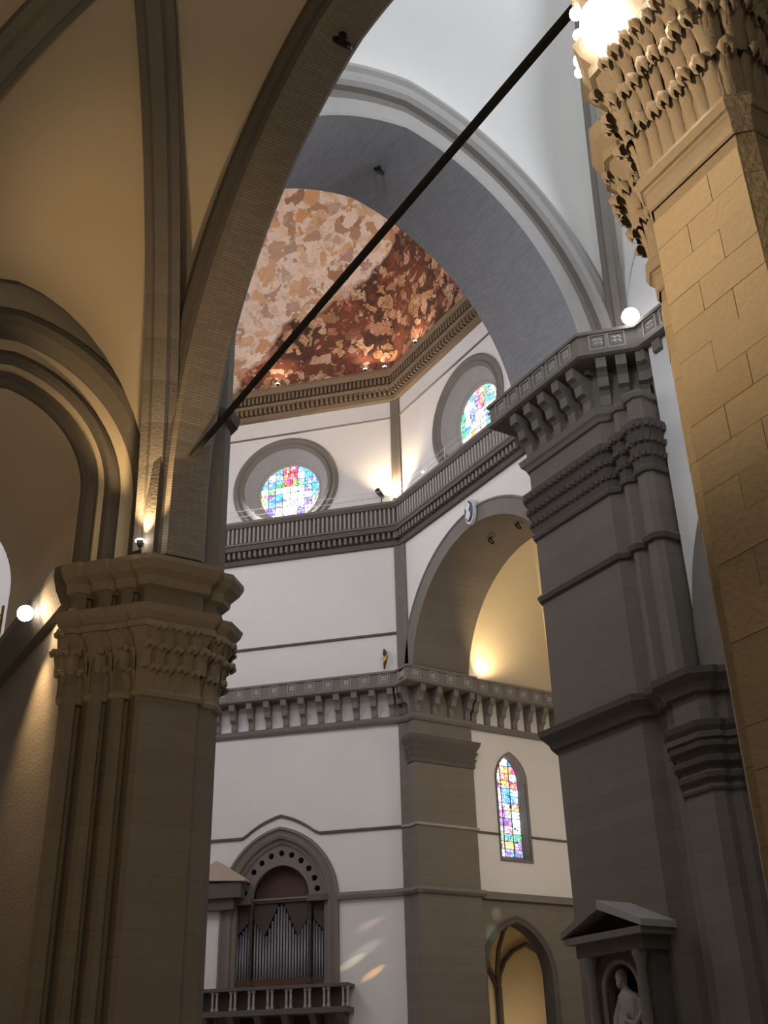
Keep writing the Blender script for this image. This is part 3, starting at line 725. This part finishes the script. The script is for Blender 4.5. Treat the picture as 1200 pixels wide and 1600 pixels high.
mb = MB(); arch_sweep(mb, PA[1], *N_ARC, [(.1, .55), (1.3, .55), (1.35, .3)], legs=12.8, n=26); mb.build('nave_face', 'stone_plain', sa2)
for s, nm in ((-1, 'north'), (1, 'south')):
    mb = MB(); P = frame((9.0 * s, -37.55), (0, 1), (-s, 0))
    wall(mb, P, [(-9.3, 12.9)] + arc(*N_ARC, .5, 20, 12.9) + [(9.0, 12.9), (9.0, 26.5), (-9.3, 26.5)], [], .5)
    o = mb.build('wall_arcade_' + nm, 'plaster', None); o['kind'] = 'structure'
    mb = MB(); P = frame((9.95 * s, -37.55), (0, 1), (-s, 0))
    wall(mb, P, [(-9.3, 26.3), (11.25, 26.3), (11.25, 38.5), (-9.3, 38.5)], [circ(-.5, 33.0, 2.0, 24)], .5)
    o = mb.build('wall_clerestory_' + nm, 'plaster', None); o['kind'] = 'structure'
# tie rod of the close arch
td = thing('tie_rod', (-9.35, -29.9, 15.5), 'long dark iron tie rod slanting across the close arch', 'rod')
MB().box(-9.40, -9.30, -45.6, -29.8, 15.44, 15.56).build('bar', 'iron', td)

# ------------------------------------------------------------------ vaults
def vault(name, cx, cy, wx, ly, sp_, crown, ax, ay, m, ribm, rw, rh, boss=True, pt=-.12):
    root = struct(name, (cx, cy, sp_))
    R = crown - sp_
    def dz(v): return sp_ + R * math.sqrt(max(0, 1 - v * v))
    def B(u):
        c = pt; r = 1 - c; return math.sqrt(max(0, r * r - (abs(u) - c) ** 2)) / math.sqrt(r * r - c * c)
    nu = 20; nv = 14
    vv = [math.sin(PI / 2 * j / nv) for j in range(nv + 1)]
    uu = [math.sin(PI / 2 * (i / nu * 2 - 1)) for i in range(nu + 1)]
    for (ex, ey, a_) in ((0, 1, ax), (0, -1, ax), (1, 0, ay), (-1, 0, ay)):
        rows = []
        for v in vv:
            s_ = math.sqrt(max(0, 1 - v * v)); row = []
            for u in uu:
                z = sp_ + R * s_ + (a_ - sp_) * (1 - s_) * B(u)
                if ey: row.append((cx + wx * v * u, cy + ey * ly * v, z))
                else: row.append((cx + ex * wx * v, cy + ly * v * u, z))
            rows.append(row)
        MB().grid(rows).build('vault_web', m, root, True)
    for sx in (-1, 1):
        for sy in (-1, 1):
            pts = [(cx + sx * wx * v, cy + sy * ly * v, dz(v) + .05) for v in vv[1:]]
            mb = MB(); beam(mb, pts[::-1], rw, rh); mb.build('diagonal_rib', ribm, root)
    if boss: MB().lathe((cx, cy, crown - .6), [(0.01, 0), (.5, .05), (.65, .25), (.6, .6)], 16).build('boss', ribm, root)
    return root, dz
vault('ceiling_nave', 0, -37.0, 9.9, 10.6, 26.6, 40.5, 37.5, 37.5, 'plaster_vault', 'stone_plain', .75, .6)
vault('ceiling_nave', 0, -57.6, 9.9, 10.0, 26.6, 40.5, 37.5, 37.5, 'plaster_vault', 'stone_plain', .75, .6)
vault('ceiling_aisle', -13.85, -37.55, 4.0, 8.4, 13.0, 22.9, 19.7, 22.9, 'plaster_aisle', 'stone_plain', .85, .5, pt=-.07)
vault('ceiling_aisle', -13.85, -56.0, 4.0, 8.4, 13.0, 22.9, 19.7, 22.9, 'plaster_aisle', 'stone_plain', .85, .5, pt=-.07)
# aisle outer wall behind the camera side, and nave walls further west
mb = MB(); mb.box(-19.4, -18.6, -66, -19, 0, 23.5); o = mb.build('wall_aisle', 'plaster_aisle'); o['kind'] = 'structure'
mb = MB(); mb.box(8.6, 9.6, -68, -46.9, 13, 40); o = mb.build('wall_nave_west', 'plaster'); o['kind'] = 'structure'
# end wall of the aisle with the passage arch
PE = frame((-13.5, -28.35), (1, 0), (0, -1))
E_ARC = (-.35, 2.5, 14.85)
he = arc(*E_ARC, .3, 14)
he = [(-he[-1][0], 0)] + he + [(he[-1][0], 12.9)]
mb = MB(); wall(mb, PE, [(-5.3, 0)] + he + [(4.4, 12.9), (4.4, 24), (-5.3, 24)], [], .6); o = mb.build('wall_aisle_end', 'plaster_aisle'); o['kind'] = 'structure'
ea = thing('arch', (-13.5, -28.5, 14.85), 'moulded dark stone arch over the side passage at the left edge', 'arch')
mb = MB(); arch_sweep(mb, PE, *E_ARC, [(-.06, -6.8), (-.06, -.35), (.06, -.25)], legs=12.9, n=18); mb.build('passage_vault', 'plaster_aisle', ea)
mb = MB(); arch_sweep(mb, PE, *E_ARC, [(-.05, -1.1), (-.05, -.2), (.05, -.1), (.35, -.1), (.42, -.02)], legs=12.9, n=18); mb.build('inner_order', 'stone_dark', ea)
mb = MB(); arch_sweep(mb, PE, *E_ARC, [(.42, -.02), (.5, .12), (.62, .16), (.75, .1), (.85, .0), (1.05, -.06), (1.2, .02), (1.25, .2)], legs=12.9, n=18); mb.build('hollow_moulding', 'stone_dark', ea)
mb = MB(); arch_sweep(mb, PE, *E_ARC, [(1.25, .2), (1.4, .38), (1.6, .46), (1.78, .44), (1.92, .3), (1.98, .05)], legs=12.9, n=18); mb.build('outer_roll', 'stone_dark', ea)

# ------------------------------------------------------------------ south tribune
PT = frame((26.6, 8.5), (1, 0), (0, -1))     # u = X-26.6, d towards the room
lz = arc(-.9, 2.15, 20.9, 0, 8, 15.6); lo = [(u + 3.35, z) for u, z in lz]
chp = arc(-.7, 3.35, 8.3, 0, 12, .02); cho = [(u + 2.85, z) for u, z in chp]
mb = MB(); wall(mb, PT, [(-.4, 0), (8.2, 0), (8.2, 27.2), (-.4, 27.2)], [lo[::-1], cho[::-1]], .9); o = mb.build('wall_tribune_east', 'plaster'); o['kind'] = 'structure'
mb = MB(); mb.pbox(PT, -.0, 8.0, 12.6, 12.9, 0, .12)
# brown stone lower zone of the tribune wall around the chapel arch
mb = MB(); wall(mb, PT, [(-.02, 0), (7.95, 0), (7.95, 12.95), (-.02, 12.95)], [cho[::-1]], -.06)
o = mb.build('trim_3', 'stone'); o['kind'] = 'structure'
t4 = struct('trim_4', (30, 8.5, 13))
mb = MB(); mb.pbox(PT, 0, 7.95, 12.9, 13.35, 0, .35); mb.build('string_course', 'stone_plain', t4)
for (a, b) in ((0, 2.05), (4.65, 7.95)): MB().pbox(PT, a, b, 17.1, 17.24, 0, .1).build('string_course', 'stone_dark', t4)
segs = [((34.5, 8.5), (38.6, 4.2)), ((38.6, 4.2), (38.6, -4.2)), ((38.6, -4.2), (34.5, -8.5)), ((34.5, -8.5), (26.6, -8.5))]
mb = MB()
for p, q in segs:
    p, q = Vector(p), Vector(q); d = (q - p).normalized(); n = Vector((-d.y, d.x)) * 1
    if (p - Vector((30, 0))).dot(n) < 0: n = -n
    mb.hexa([(*p, 0), (*q, 0), (*(q + n * .8), 0), (*(p + n * .8), 0)], [(*p, 27.2), (*q, 27.2), (*(q + n * .8), 27.2), (*(p + n * .8), 27.2)])
o = mb.build('wall_tribune_south', 'plaster'); o['kind'] = 'structure'
# half dome of the tribune
hd_ = struct('ceiling_tribune', (30, 0, 27)); apx = Vector((26.6, 0))
ptsT = [(26.6, 8.5), (34.5, 8.5), (38.6, 4.2), (38.6, -4.2), (34.5, -8.5), (26.6, -8.5)]
for i in range(5):
    p, q = Vector(ptsT[i]), Vector(ptsT[i + 1]); rows = []
    for k in range(13):
        t = k / 12; a = t * PI / 2 * .96; s_ = math.cos(a); z = 26.9 + 9.6 * math.sin(a)
        rows.append([(*(apx + (p.lerp(q, j / 6) - apx) * s_), z) for j in range(7)])
    MB().grid(rows).build('vault_web', 'plaster_tribune', hd_, True)
def pick_l(a, b):
    if b > .8: return random.choice((5, 0))
    if b > .3: return random.choice((1, 4, 6, 3, 0, 7))
    if b > -.1: return random.choice((1, 7, 0, 6))
    if b > -.45: return random.choice((4, 1, 7))
    return random.choice((5, 7, 4, 6, 3, 1))
stained('window_3', PT, [(u * .86 + 3.35 * .14, 15.9 + (z - 15.6) * .955) for u, z in lo][::-1], 2.2, 4.5, 15.9, 23.2, 3, 14, -.7, pick_l, True)
lf = thing('lancet_frame', PT(3.35, 15.5, 0), 'dark pointed stone frame of the narrow lancet window in the tribune', 'window frame')
outl = lo; inn = [(u * .86 + 3.35 * .14, 15.9 + (z - 15.6) * .955) for u, z in lo]
mb = MB(); rows = [[PT(3.35 + (u - 3.35) * 1.1, 15.6 + (z - 15.6) * 1.015 - (.15 if z < 16 else 0), .0) for u, z in lo], [PT(3.35 + (u - 3.35) * 1.1, 15.6 + (z - 15.6) * 1.015 - (.15 if z < 16 else 0), .1) for u, z in lo], [PT(u, z, .1) for u, z in outl], [PT(u, z, -.05) for u, z in outl], [PT(u, z, -.7) for u, z in inn]]
mb.grid(rows, True); mb.build('jamb', 'stone_plain', lf)
# chapel behind the pointed opening
PC = PT
mb = MB(); mb.box(25.6, 37.0, 14.2, 14.6, 0, 12.6); mb.box(25.2, 25.6, 9.4, 14.6, 0, 12.6); mb.box(37.0, 37.4, 9.4, 14.6, 0, 12.6); mb.box(25.2, 37.4, 9.4, 14.6, 12.6, 13.0); mb.box(34.5, 37.4, 9.3, 9.4, 0, 12.6)
o = mb.build('wall_chapel', 'plaster_tribune'); o['kind'] = 'structure'
ca = thing('arch', PT(2.85, 8.3, 0), 'small pointed chapel arch with dark moulded edge at the foot of the tribune', 'arch')
mb = MB(); arch_sweep(mb, frame((29.45, 8.5), (1, 0), (0, -1)), -.7, 3.35, 8.3, [(-.02, -.95), (-.02, .1), (.12, .16), (.2, .08), (.35, .16), (.45, .06)], legs=.0, n=14); mb.build('moulding', 'stone_dark', ca)
rb = thing('chapel_ribs', (31.85, 14.0, 0), 'dark forked vault ribs inside the small pointed chapel', 'rib')
c0 = Vector((28.3, 13.9, 0))
def ribcurve(p, q, z0, z1, bul): 
    out = []
    for k in range(11):
        t = k / 10; out.append((p[0] + (q[0] - p[0]) * t, p[1] + (q[1] - p[1]) * t, z0 + (z1 - z0) * math.sin(t * PI / 2) ** bul))
    return out
MB().tube([(31.85, 14.05, 0), (31.85, 14.05, 8.2)], .24, 8).build('shaft', 'stone_dark', rb)
MB().tube([(31.85, 14.05, 8.1), (32.0, 14.05, 9.0), (32.5, 14.05, 9.9), (33.3, 14.05, 10.6), (34.5, 14.05, 11.1), (35.6, 14.05, 10.6), (36.3, 14.05, 9.9), (36.8, 14.05, 8.2)], .17, 6).build('rib', 'stone_dark', rb)
MB().tube([(31.85, 14.05, 8.1), (31.5, 13.6, 9.3), (31.2, 12.9, 10.5), (31.0, 11.9, 11.6), (30.9, 10.6, 12.4)], .17, 6).build('rib', 'stone_dark', rb)
MB().tube([(31.85, 14.05, 8.1), (31.3, 14.05, 9.0), (30.6, 14.05, 9.8), (29.6, 14.05, 10.6)], .15, 6).build('rib', 'stone_dark', rb)

# ------------------------------------------------------------------ organ in its niche
SC = 8.95
ni = thing('organ_niche', PSE(SC, 5, 0), 'pointed grey stone niche with a ring of round holes above the organ', 'niche')
NA = (-.9, 4.3, 13.0)       # half 3.4
PN = lambda u, z, d=0.0: PSE(SC + u, z, d)
mb = MB(); arch_sweep(mb, PN, -.9, 4.3, 13.0, [(.62, 0), (.62, .2), (.45, .25), (.4, .12), (.2, .1), (.1, .18), (-.1, .1), (-.15, -.1), (-.4, -.15), (-.45, -.7)], legs=5.0, n=16); mb.build('moulded_jamb', 'stone_plain', ni)
tym_out = arc(-.9, 4.0, 13.25, 0, 14)[::-1]
holes = []
inner = [(u, max(z, 13.3)) for u, z in arc(-.1, 2.05, 13.35, 0, 12)][::-1]
for k in range(11):
    a = PI * (k + .5) / 11; holes.append(circ(math.cos(a) * 2.52, 13.45 + math.sin(a) * (2.45 + .28 * math.sin(a) ** 4), .2, 10))
mb = MB(); wall(mb, lambda u, z, d=0.0: PN(u, z, d - .25), tym_out, [[(u, z + .02) for u, z in inner]] + holes, .3); mb.build('pierced_tympanum', 'stone_plain', ni)
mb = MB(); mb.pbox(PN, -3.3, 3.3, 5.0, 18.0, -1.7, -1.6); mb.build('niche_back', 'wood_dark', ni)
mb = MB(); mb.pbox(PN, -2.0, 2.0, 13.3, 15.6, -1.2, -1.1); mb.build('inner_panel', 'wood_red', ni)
og = thing('pipe_organ', PN(0, 7.0, -.8), 'dark pipe organ with silvery pipes rising to a point inside the niche', 'organ')
for (a, b) in ((-3.35, -1.9), (1.9, 3.35)): MB().pbox(PN, a, b, 13.0, 13.4, -.6, .16).build('beam', 'stone_dark', og)
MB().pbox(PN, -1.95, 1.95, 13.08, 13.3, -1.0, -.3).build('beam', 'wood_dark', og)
for u in (-2.0, 2.0):
    m = MB(); m.lathe(PN(u, 0, -.3), [(.2, 7.9), (.22, 8.2), (.11, 8.35)] + [(.10 + .03 * (k % 2), 8.5 + k * .28) for k in range(15)] + [(.14, 12.7), (.2, 12.85), (.2, 13.05)], 10); m.build('twisted_column', 'wood_dark', og)
def pipe(u, top, r=.085, d=-.55):
    m = MB(); m.lathe(PN(u, 0, d), [(.02, 8.0), (r, 8.5), (r, top), (r * .8, top), (r * .8, top - .1)], 8); m.build('organ_pipe', 'tin', og, True)
k = 0
for i in range(-9, 10):
    u = i * .2; a = abs(u)
    top = 13.3 - a * 2.2 if a < 1.05 else 11.0 + (a - 1.05) * 1.3
    pipe(u, top)
for s in (-1, 1):
    for i in range(6): pipe(s * (2.2 + i * .19), 11.9 - i * .22)
MB().pbox(PN, -3.2, 3.2, 7.9, 8.5, -1.4, -.35).build('case_base', 'wood_red', og)
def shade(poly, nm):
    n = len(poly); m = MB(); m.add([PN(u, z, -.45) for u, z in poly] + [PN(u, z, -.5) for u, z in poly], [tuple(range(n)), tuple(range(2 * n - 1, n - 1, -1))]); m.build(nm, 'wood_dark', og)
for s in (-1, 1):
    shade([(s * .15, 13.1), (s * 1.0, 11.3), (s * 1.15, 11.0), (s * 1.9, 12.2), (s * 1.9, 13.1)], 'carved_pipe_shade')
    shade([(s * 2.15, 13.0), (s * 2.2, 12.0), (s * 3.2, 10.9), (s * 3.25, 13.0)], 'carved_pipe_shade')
ob_ = thing('organ_balcony', PSE(SC, 5.8, 0), 'dark stone balcony with stubby columns under the organ', 'balcony')
MB().pbox(PN, -5.0, 5.05, 7.72, 7.92, 0, 1.6).build('top_rail', 'stone_dark', ob_)
MB().pbox(PN, -4.95, 5.0, 6.3, 6.62, 0, 1.55).build('floor_slab', 'stone_dark', ob_)
MB().pbox(PN, -4.9, 4.95, 6.6, 7.7, .9, 1.0).build('back_panel', 'wood_dark', ob_)
for i in range(9):
    u = -4.8 + i * 1.2
    m = MB()
    for du in (-.14, .14): m.lathe(PN(u + du, 0, 1.42), [(.11, 6.62), (.11, 6.75), (.07, 6.82), (.08, 7.2), (.07, 7.52), (.12, 7.6), (.12, 7.72)], 8)
    m.build('column_pair', 'stone_light', ob_)
for i in range(6):
    u = -4.4 + i * 1.76; m = MB(); pr = [(0, 5.0), (.3, 5.1), (.5, 5.6), (1.0, 5.9), (1.4, 6.3), (0, 6.3)]; n = len(pr)
    m.add([PN(u - .22, z, d) for d, z in pr] + [PN(u + .22, z, d) for d, z in pr], [tuple(range(n)), tuple(range(2 * n - 1, n - 1, -1))] + [(j, (j + 1) % n, n + (j + 1) % n, n + j) for j in range(n)]); m.build('corbel', 'stone_dark', ob_)
# sloping roof of a canopy beside the organ
cn = thing('canopy', PSE(13.4, 12.6, 0), 'pale sloping canopy roof jutting out between the left pier and the organ', 'canopy')
m = MB(); m.hexa([PSE(10.95, 14.35, .1), PSE(10.95, 14.35, 1.1), PSE(15.0, 14.6, 1.1), PSE(15.0, 14.6, .1)], [PSE(10.95, 14.5, .1), PSE(10.95, 14.5, 1.1), PSE(13.0, 15.75, 1.1), PSE(13.0, 15.75, .1)]); m.build('roof_slope', 'roof_slab', cn)
MB().pbox(PSE, 11.3, 15.0, 13.4, 14.35, .08, .9).build('entablature', 'stone_dark', cn)
MB().pbox(PSE, 11.9, 15.0, 12.7, 13.4, .08, .6).build('bracket_block', 'stone_dark', cn)

# gilded bracket on the organ wall, small figure on the cornice
gb = thing('gilded_bracket', PSE(1.42, 28.1, 0), 'small curved gilded bracket fixed to the white wall above the gallery', 'bracket')
m = MB(); m.tube([PSE(1.42 + a, z, d) for a, z, d in ((.1, 29.6, .05), (-.05, 29.3, .25), (-.12, 28.9, .4), (-.02, 28.5, .35), (.1, 28.15, .1))], [.07, .12, .16, .14, .06], 7); m.build('scroll', 'gold', gb, True)
m = MB(); m.lathe(PSE(1.42, 28.95, .45), [(.02, 0), (.1, .1), (.12, .3), (.05, .5)], 8); m.build('cup', 'wood_dark', gb, True)

# ------------------------------------------------------------------ tabernacle with statue on the massive pier
TX, TY = 8.2, -24.75
PB = frame((TX, TY), (0, -1), (-1, 0))     # u positive towards the camera side, d out of the pier
tb = thing('tabernacle', (TX - .6, TY, 0), 'dark stone wall shrine with a triangular pediment low on the massive pier', 'shrine')
MB().pbox(PB, -1.5, 1.5, 0, 1.6, 0, 1.0).build('pedestal', 'stone_dark', tb)
nic = [(u, z) for u, z in arc(0, .72, 4.35, 0, 12, 1.7)]
mb = MB(); wall(mb, lambda u, z, d=0.0: PB(u, z, d + .75), [(-1.35, 1.6), (1.35, 1.6), (1.35, 5.55), (-1.35, 5.55)], [nic[::-1]], .7); mb.build('body', 'stone_dark', tb)
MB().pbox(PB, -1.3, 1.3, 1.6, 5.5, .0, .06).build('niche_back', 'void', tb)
mb = MB(); arch_sweep(mb, lambda u, z, d=0.0: PB(u, z, d), 0, .72, 4.35, [(0, .72), (0, .82), (.12, .85), (.2, .76)], legs=1.7, n=10); mb.build('niche_moulding', 'stone_plain', tb)
for u in (-1.12, 1.12):
    m = MB(); m.lathe(PB(u, 0, .95), [(.2, 1.6), (.2, 1.8), (.16, 1.9), (.17, 3.5), (.14, 4.9), (.17, 5.0), (.24, 5.25), (.24, 5.35)], 12); m.build('column', 'stone_plain', tb, True)
MB().pbox(PB, -1.5, 1.5, 5.35, 5.75, 0, 1.15).build('entablature', 'stone_dark', tb)
MB().pbox(PB, -1.75, 1.75, 5.75, 5.95, 0, 1.4).build('cornice', 'stone_plain', tb)
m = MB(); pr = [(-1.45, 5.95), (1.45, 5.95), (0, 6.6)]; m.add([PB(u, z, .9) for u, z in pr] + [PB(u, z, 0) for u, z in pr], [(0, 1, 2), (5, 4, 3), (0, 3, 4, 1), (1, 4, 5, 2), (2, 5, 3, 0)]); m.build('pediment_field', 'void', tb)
for s in (-1, 1):
    m = MB(); m.hexa([PB(s * 1.85, 5.93, 0), PB(s * 1.85, 5.93, 1.45), PB(0, 6.62, 1.45), PB(0, 6.62, 0)], [PB(s * 1.85, 6.13, 0), PB(s * 1.85, 6.13, 1.45), PB(0, 6.9, 1.45), PB(0, 6.9, 0)]); m.build('raking_cornice', 'stone_light' if s > 0 else 'stone_plain', tb)  # slope on the camera side lighter, light from above put into its stone
# statue: draped standing figure, head bowed to one side, one arm across holding a book
st = thing('statue', PB(0, 1.7, .55), 'pale marble statue of a draped bearded figure standing in the wall shrine', 'statue')
m = MB(); sec = [(1.7, .40, .30, 0, 0), (2.0, .42, .30, .02, 0), (2.5, .40, .28, .04, .02), (3.0, .40, .27, .06, .03), (3.35, .43, .29, .05, .03), (3.7, .47, .30, .03, .03), (4.0, .48, .28, 0, .04), (4.2, .40, .24, -.04, .05), (4.32, .2, .17, -.08, .07), (4.42, .12, .12, -.12, .09), (4.5, .13, .14, -.15, .12), (4.62, .16, .19, -.17, .14), (4.76, .165, .2, -.18, .14), (4.88, .13, .16, -.18, .13), (4.95, .05, .07, -.18, .12)]
rows = []
for z, rx, ry, ox, oy in sec:
    row = []
    for k in range(28):
        a = 2 * PI * k / 28; fold = 1 + (.09 * math.sin(a * 9 + z * 3) if z < 4.15 else (.05 * max(0, math.sin(a)) if z < 4.6 else 0))
        row.append(PB(ox + math.cos(a) * rx * fold, z, .45 + oy + math.sin(a) * ry * fold))
    rows.append(row)
m.grid(rows, True); m.add(rows[-1], [tuple(range(28))]); m.build('figure', 'marble', st, True)
for nm, pts, r in (('right_arm', [(-.42, 4.05, .45), (-.55, 3.6, .58), (-.5, 3.25, .75), (-.25, 3.3, .85)], [.15, .14, .11, .08]), ('left_arm', [(.42, 4.05, .45), (.55, 3.65, .55), (.4, 3.35, .8), (.1, 3.5, .88)], [.15, .14, .11, .08])):
    m = MB(); m.tube([PB(*p[:2], p[2]) for p in pts], r, 10); m.build(nm, 'marble', st, True)
m = MB(); m.hexa([PB(-.2, 3.3, .82), PB(.15, 3.25, .82), PB(.15, 3.25, .92), PB(-.2, 3.3, .92)], [PB(-.15, 3.75, .8), PB(.2, 3.7, .8), PB(.2, 3.7, .9), PB(-.15, 3.75, .9)]); m.build('book', 'marble', st)
m = MB(); m.lathe(PB(-.17, 4.38, .72), [(.02, 0), (.07, .06), (.1, .16), (.06, .22)], 10); m.build('beard', 'marble', st, True)

# ------------------------------------------------------------------ lamps
def flood(loc, target, label, size, gmat, power=0, color=(1, .75, .45), angle=100, blend=.7, lens_forward=None, stand=.0):
    loc = Vector(loc); t = (Vector(target) - loc).normalized()
    root = thing('floodlight', loc, label, 'lamp')
    a = t.cross(Vector((0, 0, 1))); a = a.normalized() if a.length > .01 else Vector((1, 0, 0)); b = a.cross(t)
    h = size * .5
    def q(x, y, z): return loc + a * x + b * y + t * z
    m = MB(); m.hexa([q(-h * .5, -h * .5, -size * .6), q(h * .5, -h * .5, -size * .6), q(h * .5, h * .5, -size * .6), q(-h * .5, h * .5, -size * .6)], [q(-h * .78, -h * .78, 0), q(h * .78, -h * .78, 0), q(h * .78, h * .78, 0), q(-h * .78, h * .78, 0)]); m.build('housing', 'lamp_metal', root)
    n = 16; m = MB(); m.add([q(math.cos(2 * PI * k / n) * h * 1.08, math.sin(2 * PI * k / n) * h * 1.08, .01) for k in range(n)] + [q(0, 0, size * .35)], [(k, (k + 1) % n, n) for k in range(n)]); m.build('lens', gmat, root)
    m = MB(); m.tube([q(0, 0, -size * .55), q(0, 0, -size * .55) + Vector((0, 0, -size * .7 - stand))], size * .08, 6); m.build('stand', 'lamp_metal', root)
    if power: spot('lamp_light', q(0, 0, .08 + size * .4), target, power, color, angle, blend, size * .35, root)
    return root
WARM = (1, .68, .34)
cam_p = Vector((-17.5, -51.8, 1.6))
# cluster at the top right, on the near pier's capital
flood((-11.3, -46.62, 11.4), (-16.6, -50.9, 2.4), 'very bright large floodlight on top of the near pier capital', .62, 'lamp_glass', 260, (1, .82, .6), 130)
for p, l, s in (((-11.0, -45.88, 12.57), 'topmost of the small bulbs left of the big floodlight', .14), ((-11.0, -45.87, 12.22), 'second small bulb from the top left of the big floodlight', .12), ((-11.0, -45.84, 11.83), 'round bulb below the others left of the big floodlight', .15), ((-11.0, -45.79, 11.68), 'lowest tiny bulb left of the big floodlight', .10)):
    flood(p, cam_p, l, s, 'lamp_glass')
# lamp at the corner of the large gallery
flood((8.55, -28.35, 27.85), (-6, -40, 14), 'round white spotlight on the corner of the large gallery', .62, 'lamp_glass_cool', 500, (1, .9, .85), 120)
LAMPL = (-11.95, -26.4, 12.2)
# up-lights
flood((-10.38, -29.85, 13.0), (-10.1, -29.35, 20), 'dark uplight on the left pier cornice, washing the ribs with light', .22, 'lamp_glass', 900, WARM, 75)
spot('wall_wash', (-12.15, -26.7, 11.8), (-11.4, -26.0, 7.5), 1100, WARM, 80, 1.0, .1)
flood(LAMPL, (-15.5, -42.0, 4.0), 'bright spotlight on the dark cornice at the left edge', .36, 'lamp_glass', 420, WARM, 160)
flood((21.45, 8.9, 41.35), (21.8, 9.04, 50), 'uplight on the cornice corner between the round windows', .3, 'lamp_glass', 3600, (1, .76, .50), 130)
flood((27.35, 8.0, 27.5), (30.5, 4.0, 34), 'lamp on the tribune gallery washing the yellow half dome', .35, 'lamp_glass', 1500, (1, .76, .42), 130)
for (s, z, w, lb) in ((9.8, 53.55, 1, 'leftmost small lamp at the foot of the painted dome'), (2.35, 53.6, 1, 'small lamp at the foot of the painted dome, left of the corner pair'), (.75, 53.5, 1, 'small lamp at the foot of the painted dome, close to the corner')):
    p = PSE(s, z, .55); flood(p, PSE(s, 70, 8), lb, .3, 'lamp_glass_small', 420, (1, .70, .45), 150)
flood((21.4, 5.2, 53.5), (17, 4.0, 70), 'rightmost small lamp at the foot of the painted dome', .3, 'lamp_glass_small', 420, (1, .70, .45), 150)
flood((21.2, 4.7, 41.4), (-10, -30, 38), 'tiny lamp on the cornice beside the slanted round window', .16, 'lamp_glass_small')
fg = thing('spotlight', PSE(1.37, 41.1, .5), 'small unlit lamp leaning on the cornice near the bright uplight', 'lamp')
m = MB(); m.tube([PSE(1.3, 41.1, .5), PSE(1.3, 41.7, .5)], .06, 6); m.build('stand', 'lamp_metal', fg)
m = MB(); m.tube([PSE(1.2, 41.6, .5), PSE(1.6, 42.3, .5)], [.16, .24], 10); m.build('head', 'lamp_metal', fg)
# floodlights on the aisle wall behind the viewer; vault and aisle ones are added fill
flood((-18.2, -41.8, 8.2), (-10.9, -46.9, 9.9), 'floodlight on the aisle wall aimed at the near pier', .3, 'lamp_glass_small', 3900, (1, .74, .46), 58, 1.0)
flood((-18.2, -44.0, 9.5), (-13.5, -37.0, 22), 'added unseen floodlight on the aisle wall aimed up at the aisle vault', .3, 'lamp_glass_small', 800, (1, .80, .52), 150, 1.0)
flood((-18.2, -50.0, 5.0), (-10.0, -30.0, 8), 'added unseen floodlight on the aisle wall aimed along the aisle', .3, 'lamp_glass_small', 1750, (1, .74, .42), 60, 1.0)
flood((34.0, 10.2, 4.0), (33.0, 13.8, 9.5), 'added fill lamp inside the small pointed chapel', .25, 'lamp_glass_small', 260, (1, .74, .40), 150, 1.0)  # added to brighten the chapel interior
for p, l in (((-21.2, -5.0, 53.6), 'added unseen lamp on the north side of the dome cornice'), ((-5.0, -21.2, 53.6), 'added unseen lamp on the west side of the dome cornice')):
    flood(p, (14, 12, 62), l, .4, 'lamp_glass_small', 9000, (1, .78, .58), 62, 1.0)  # both added out of view to brighten the painted dome
ld = thing('scaffold_ladder', (-11.6, -20.9, 0), 'yellowish scaffold ladder beyond the passage at the left edge', 'ladder')
for x in (-11.78, -11.40): MB().tube([(x, -20.9, 0), (x, -20.9, 14.6)], .04, 6).build('rail', 'gold', ld)
for k in range(24): MB().tube([(-11.78, -20.9, .5 + k * .6), (-11.40, -20.9, .5 + k * .6)], .03, 6).build('rung', 'gold', ld)
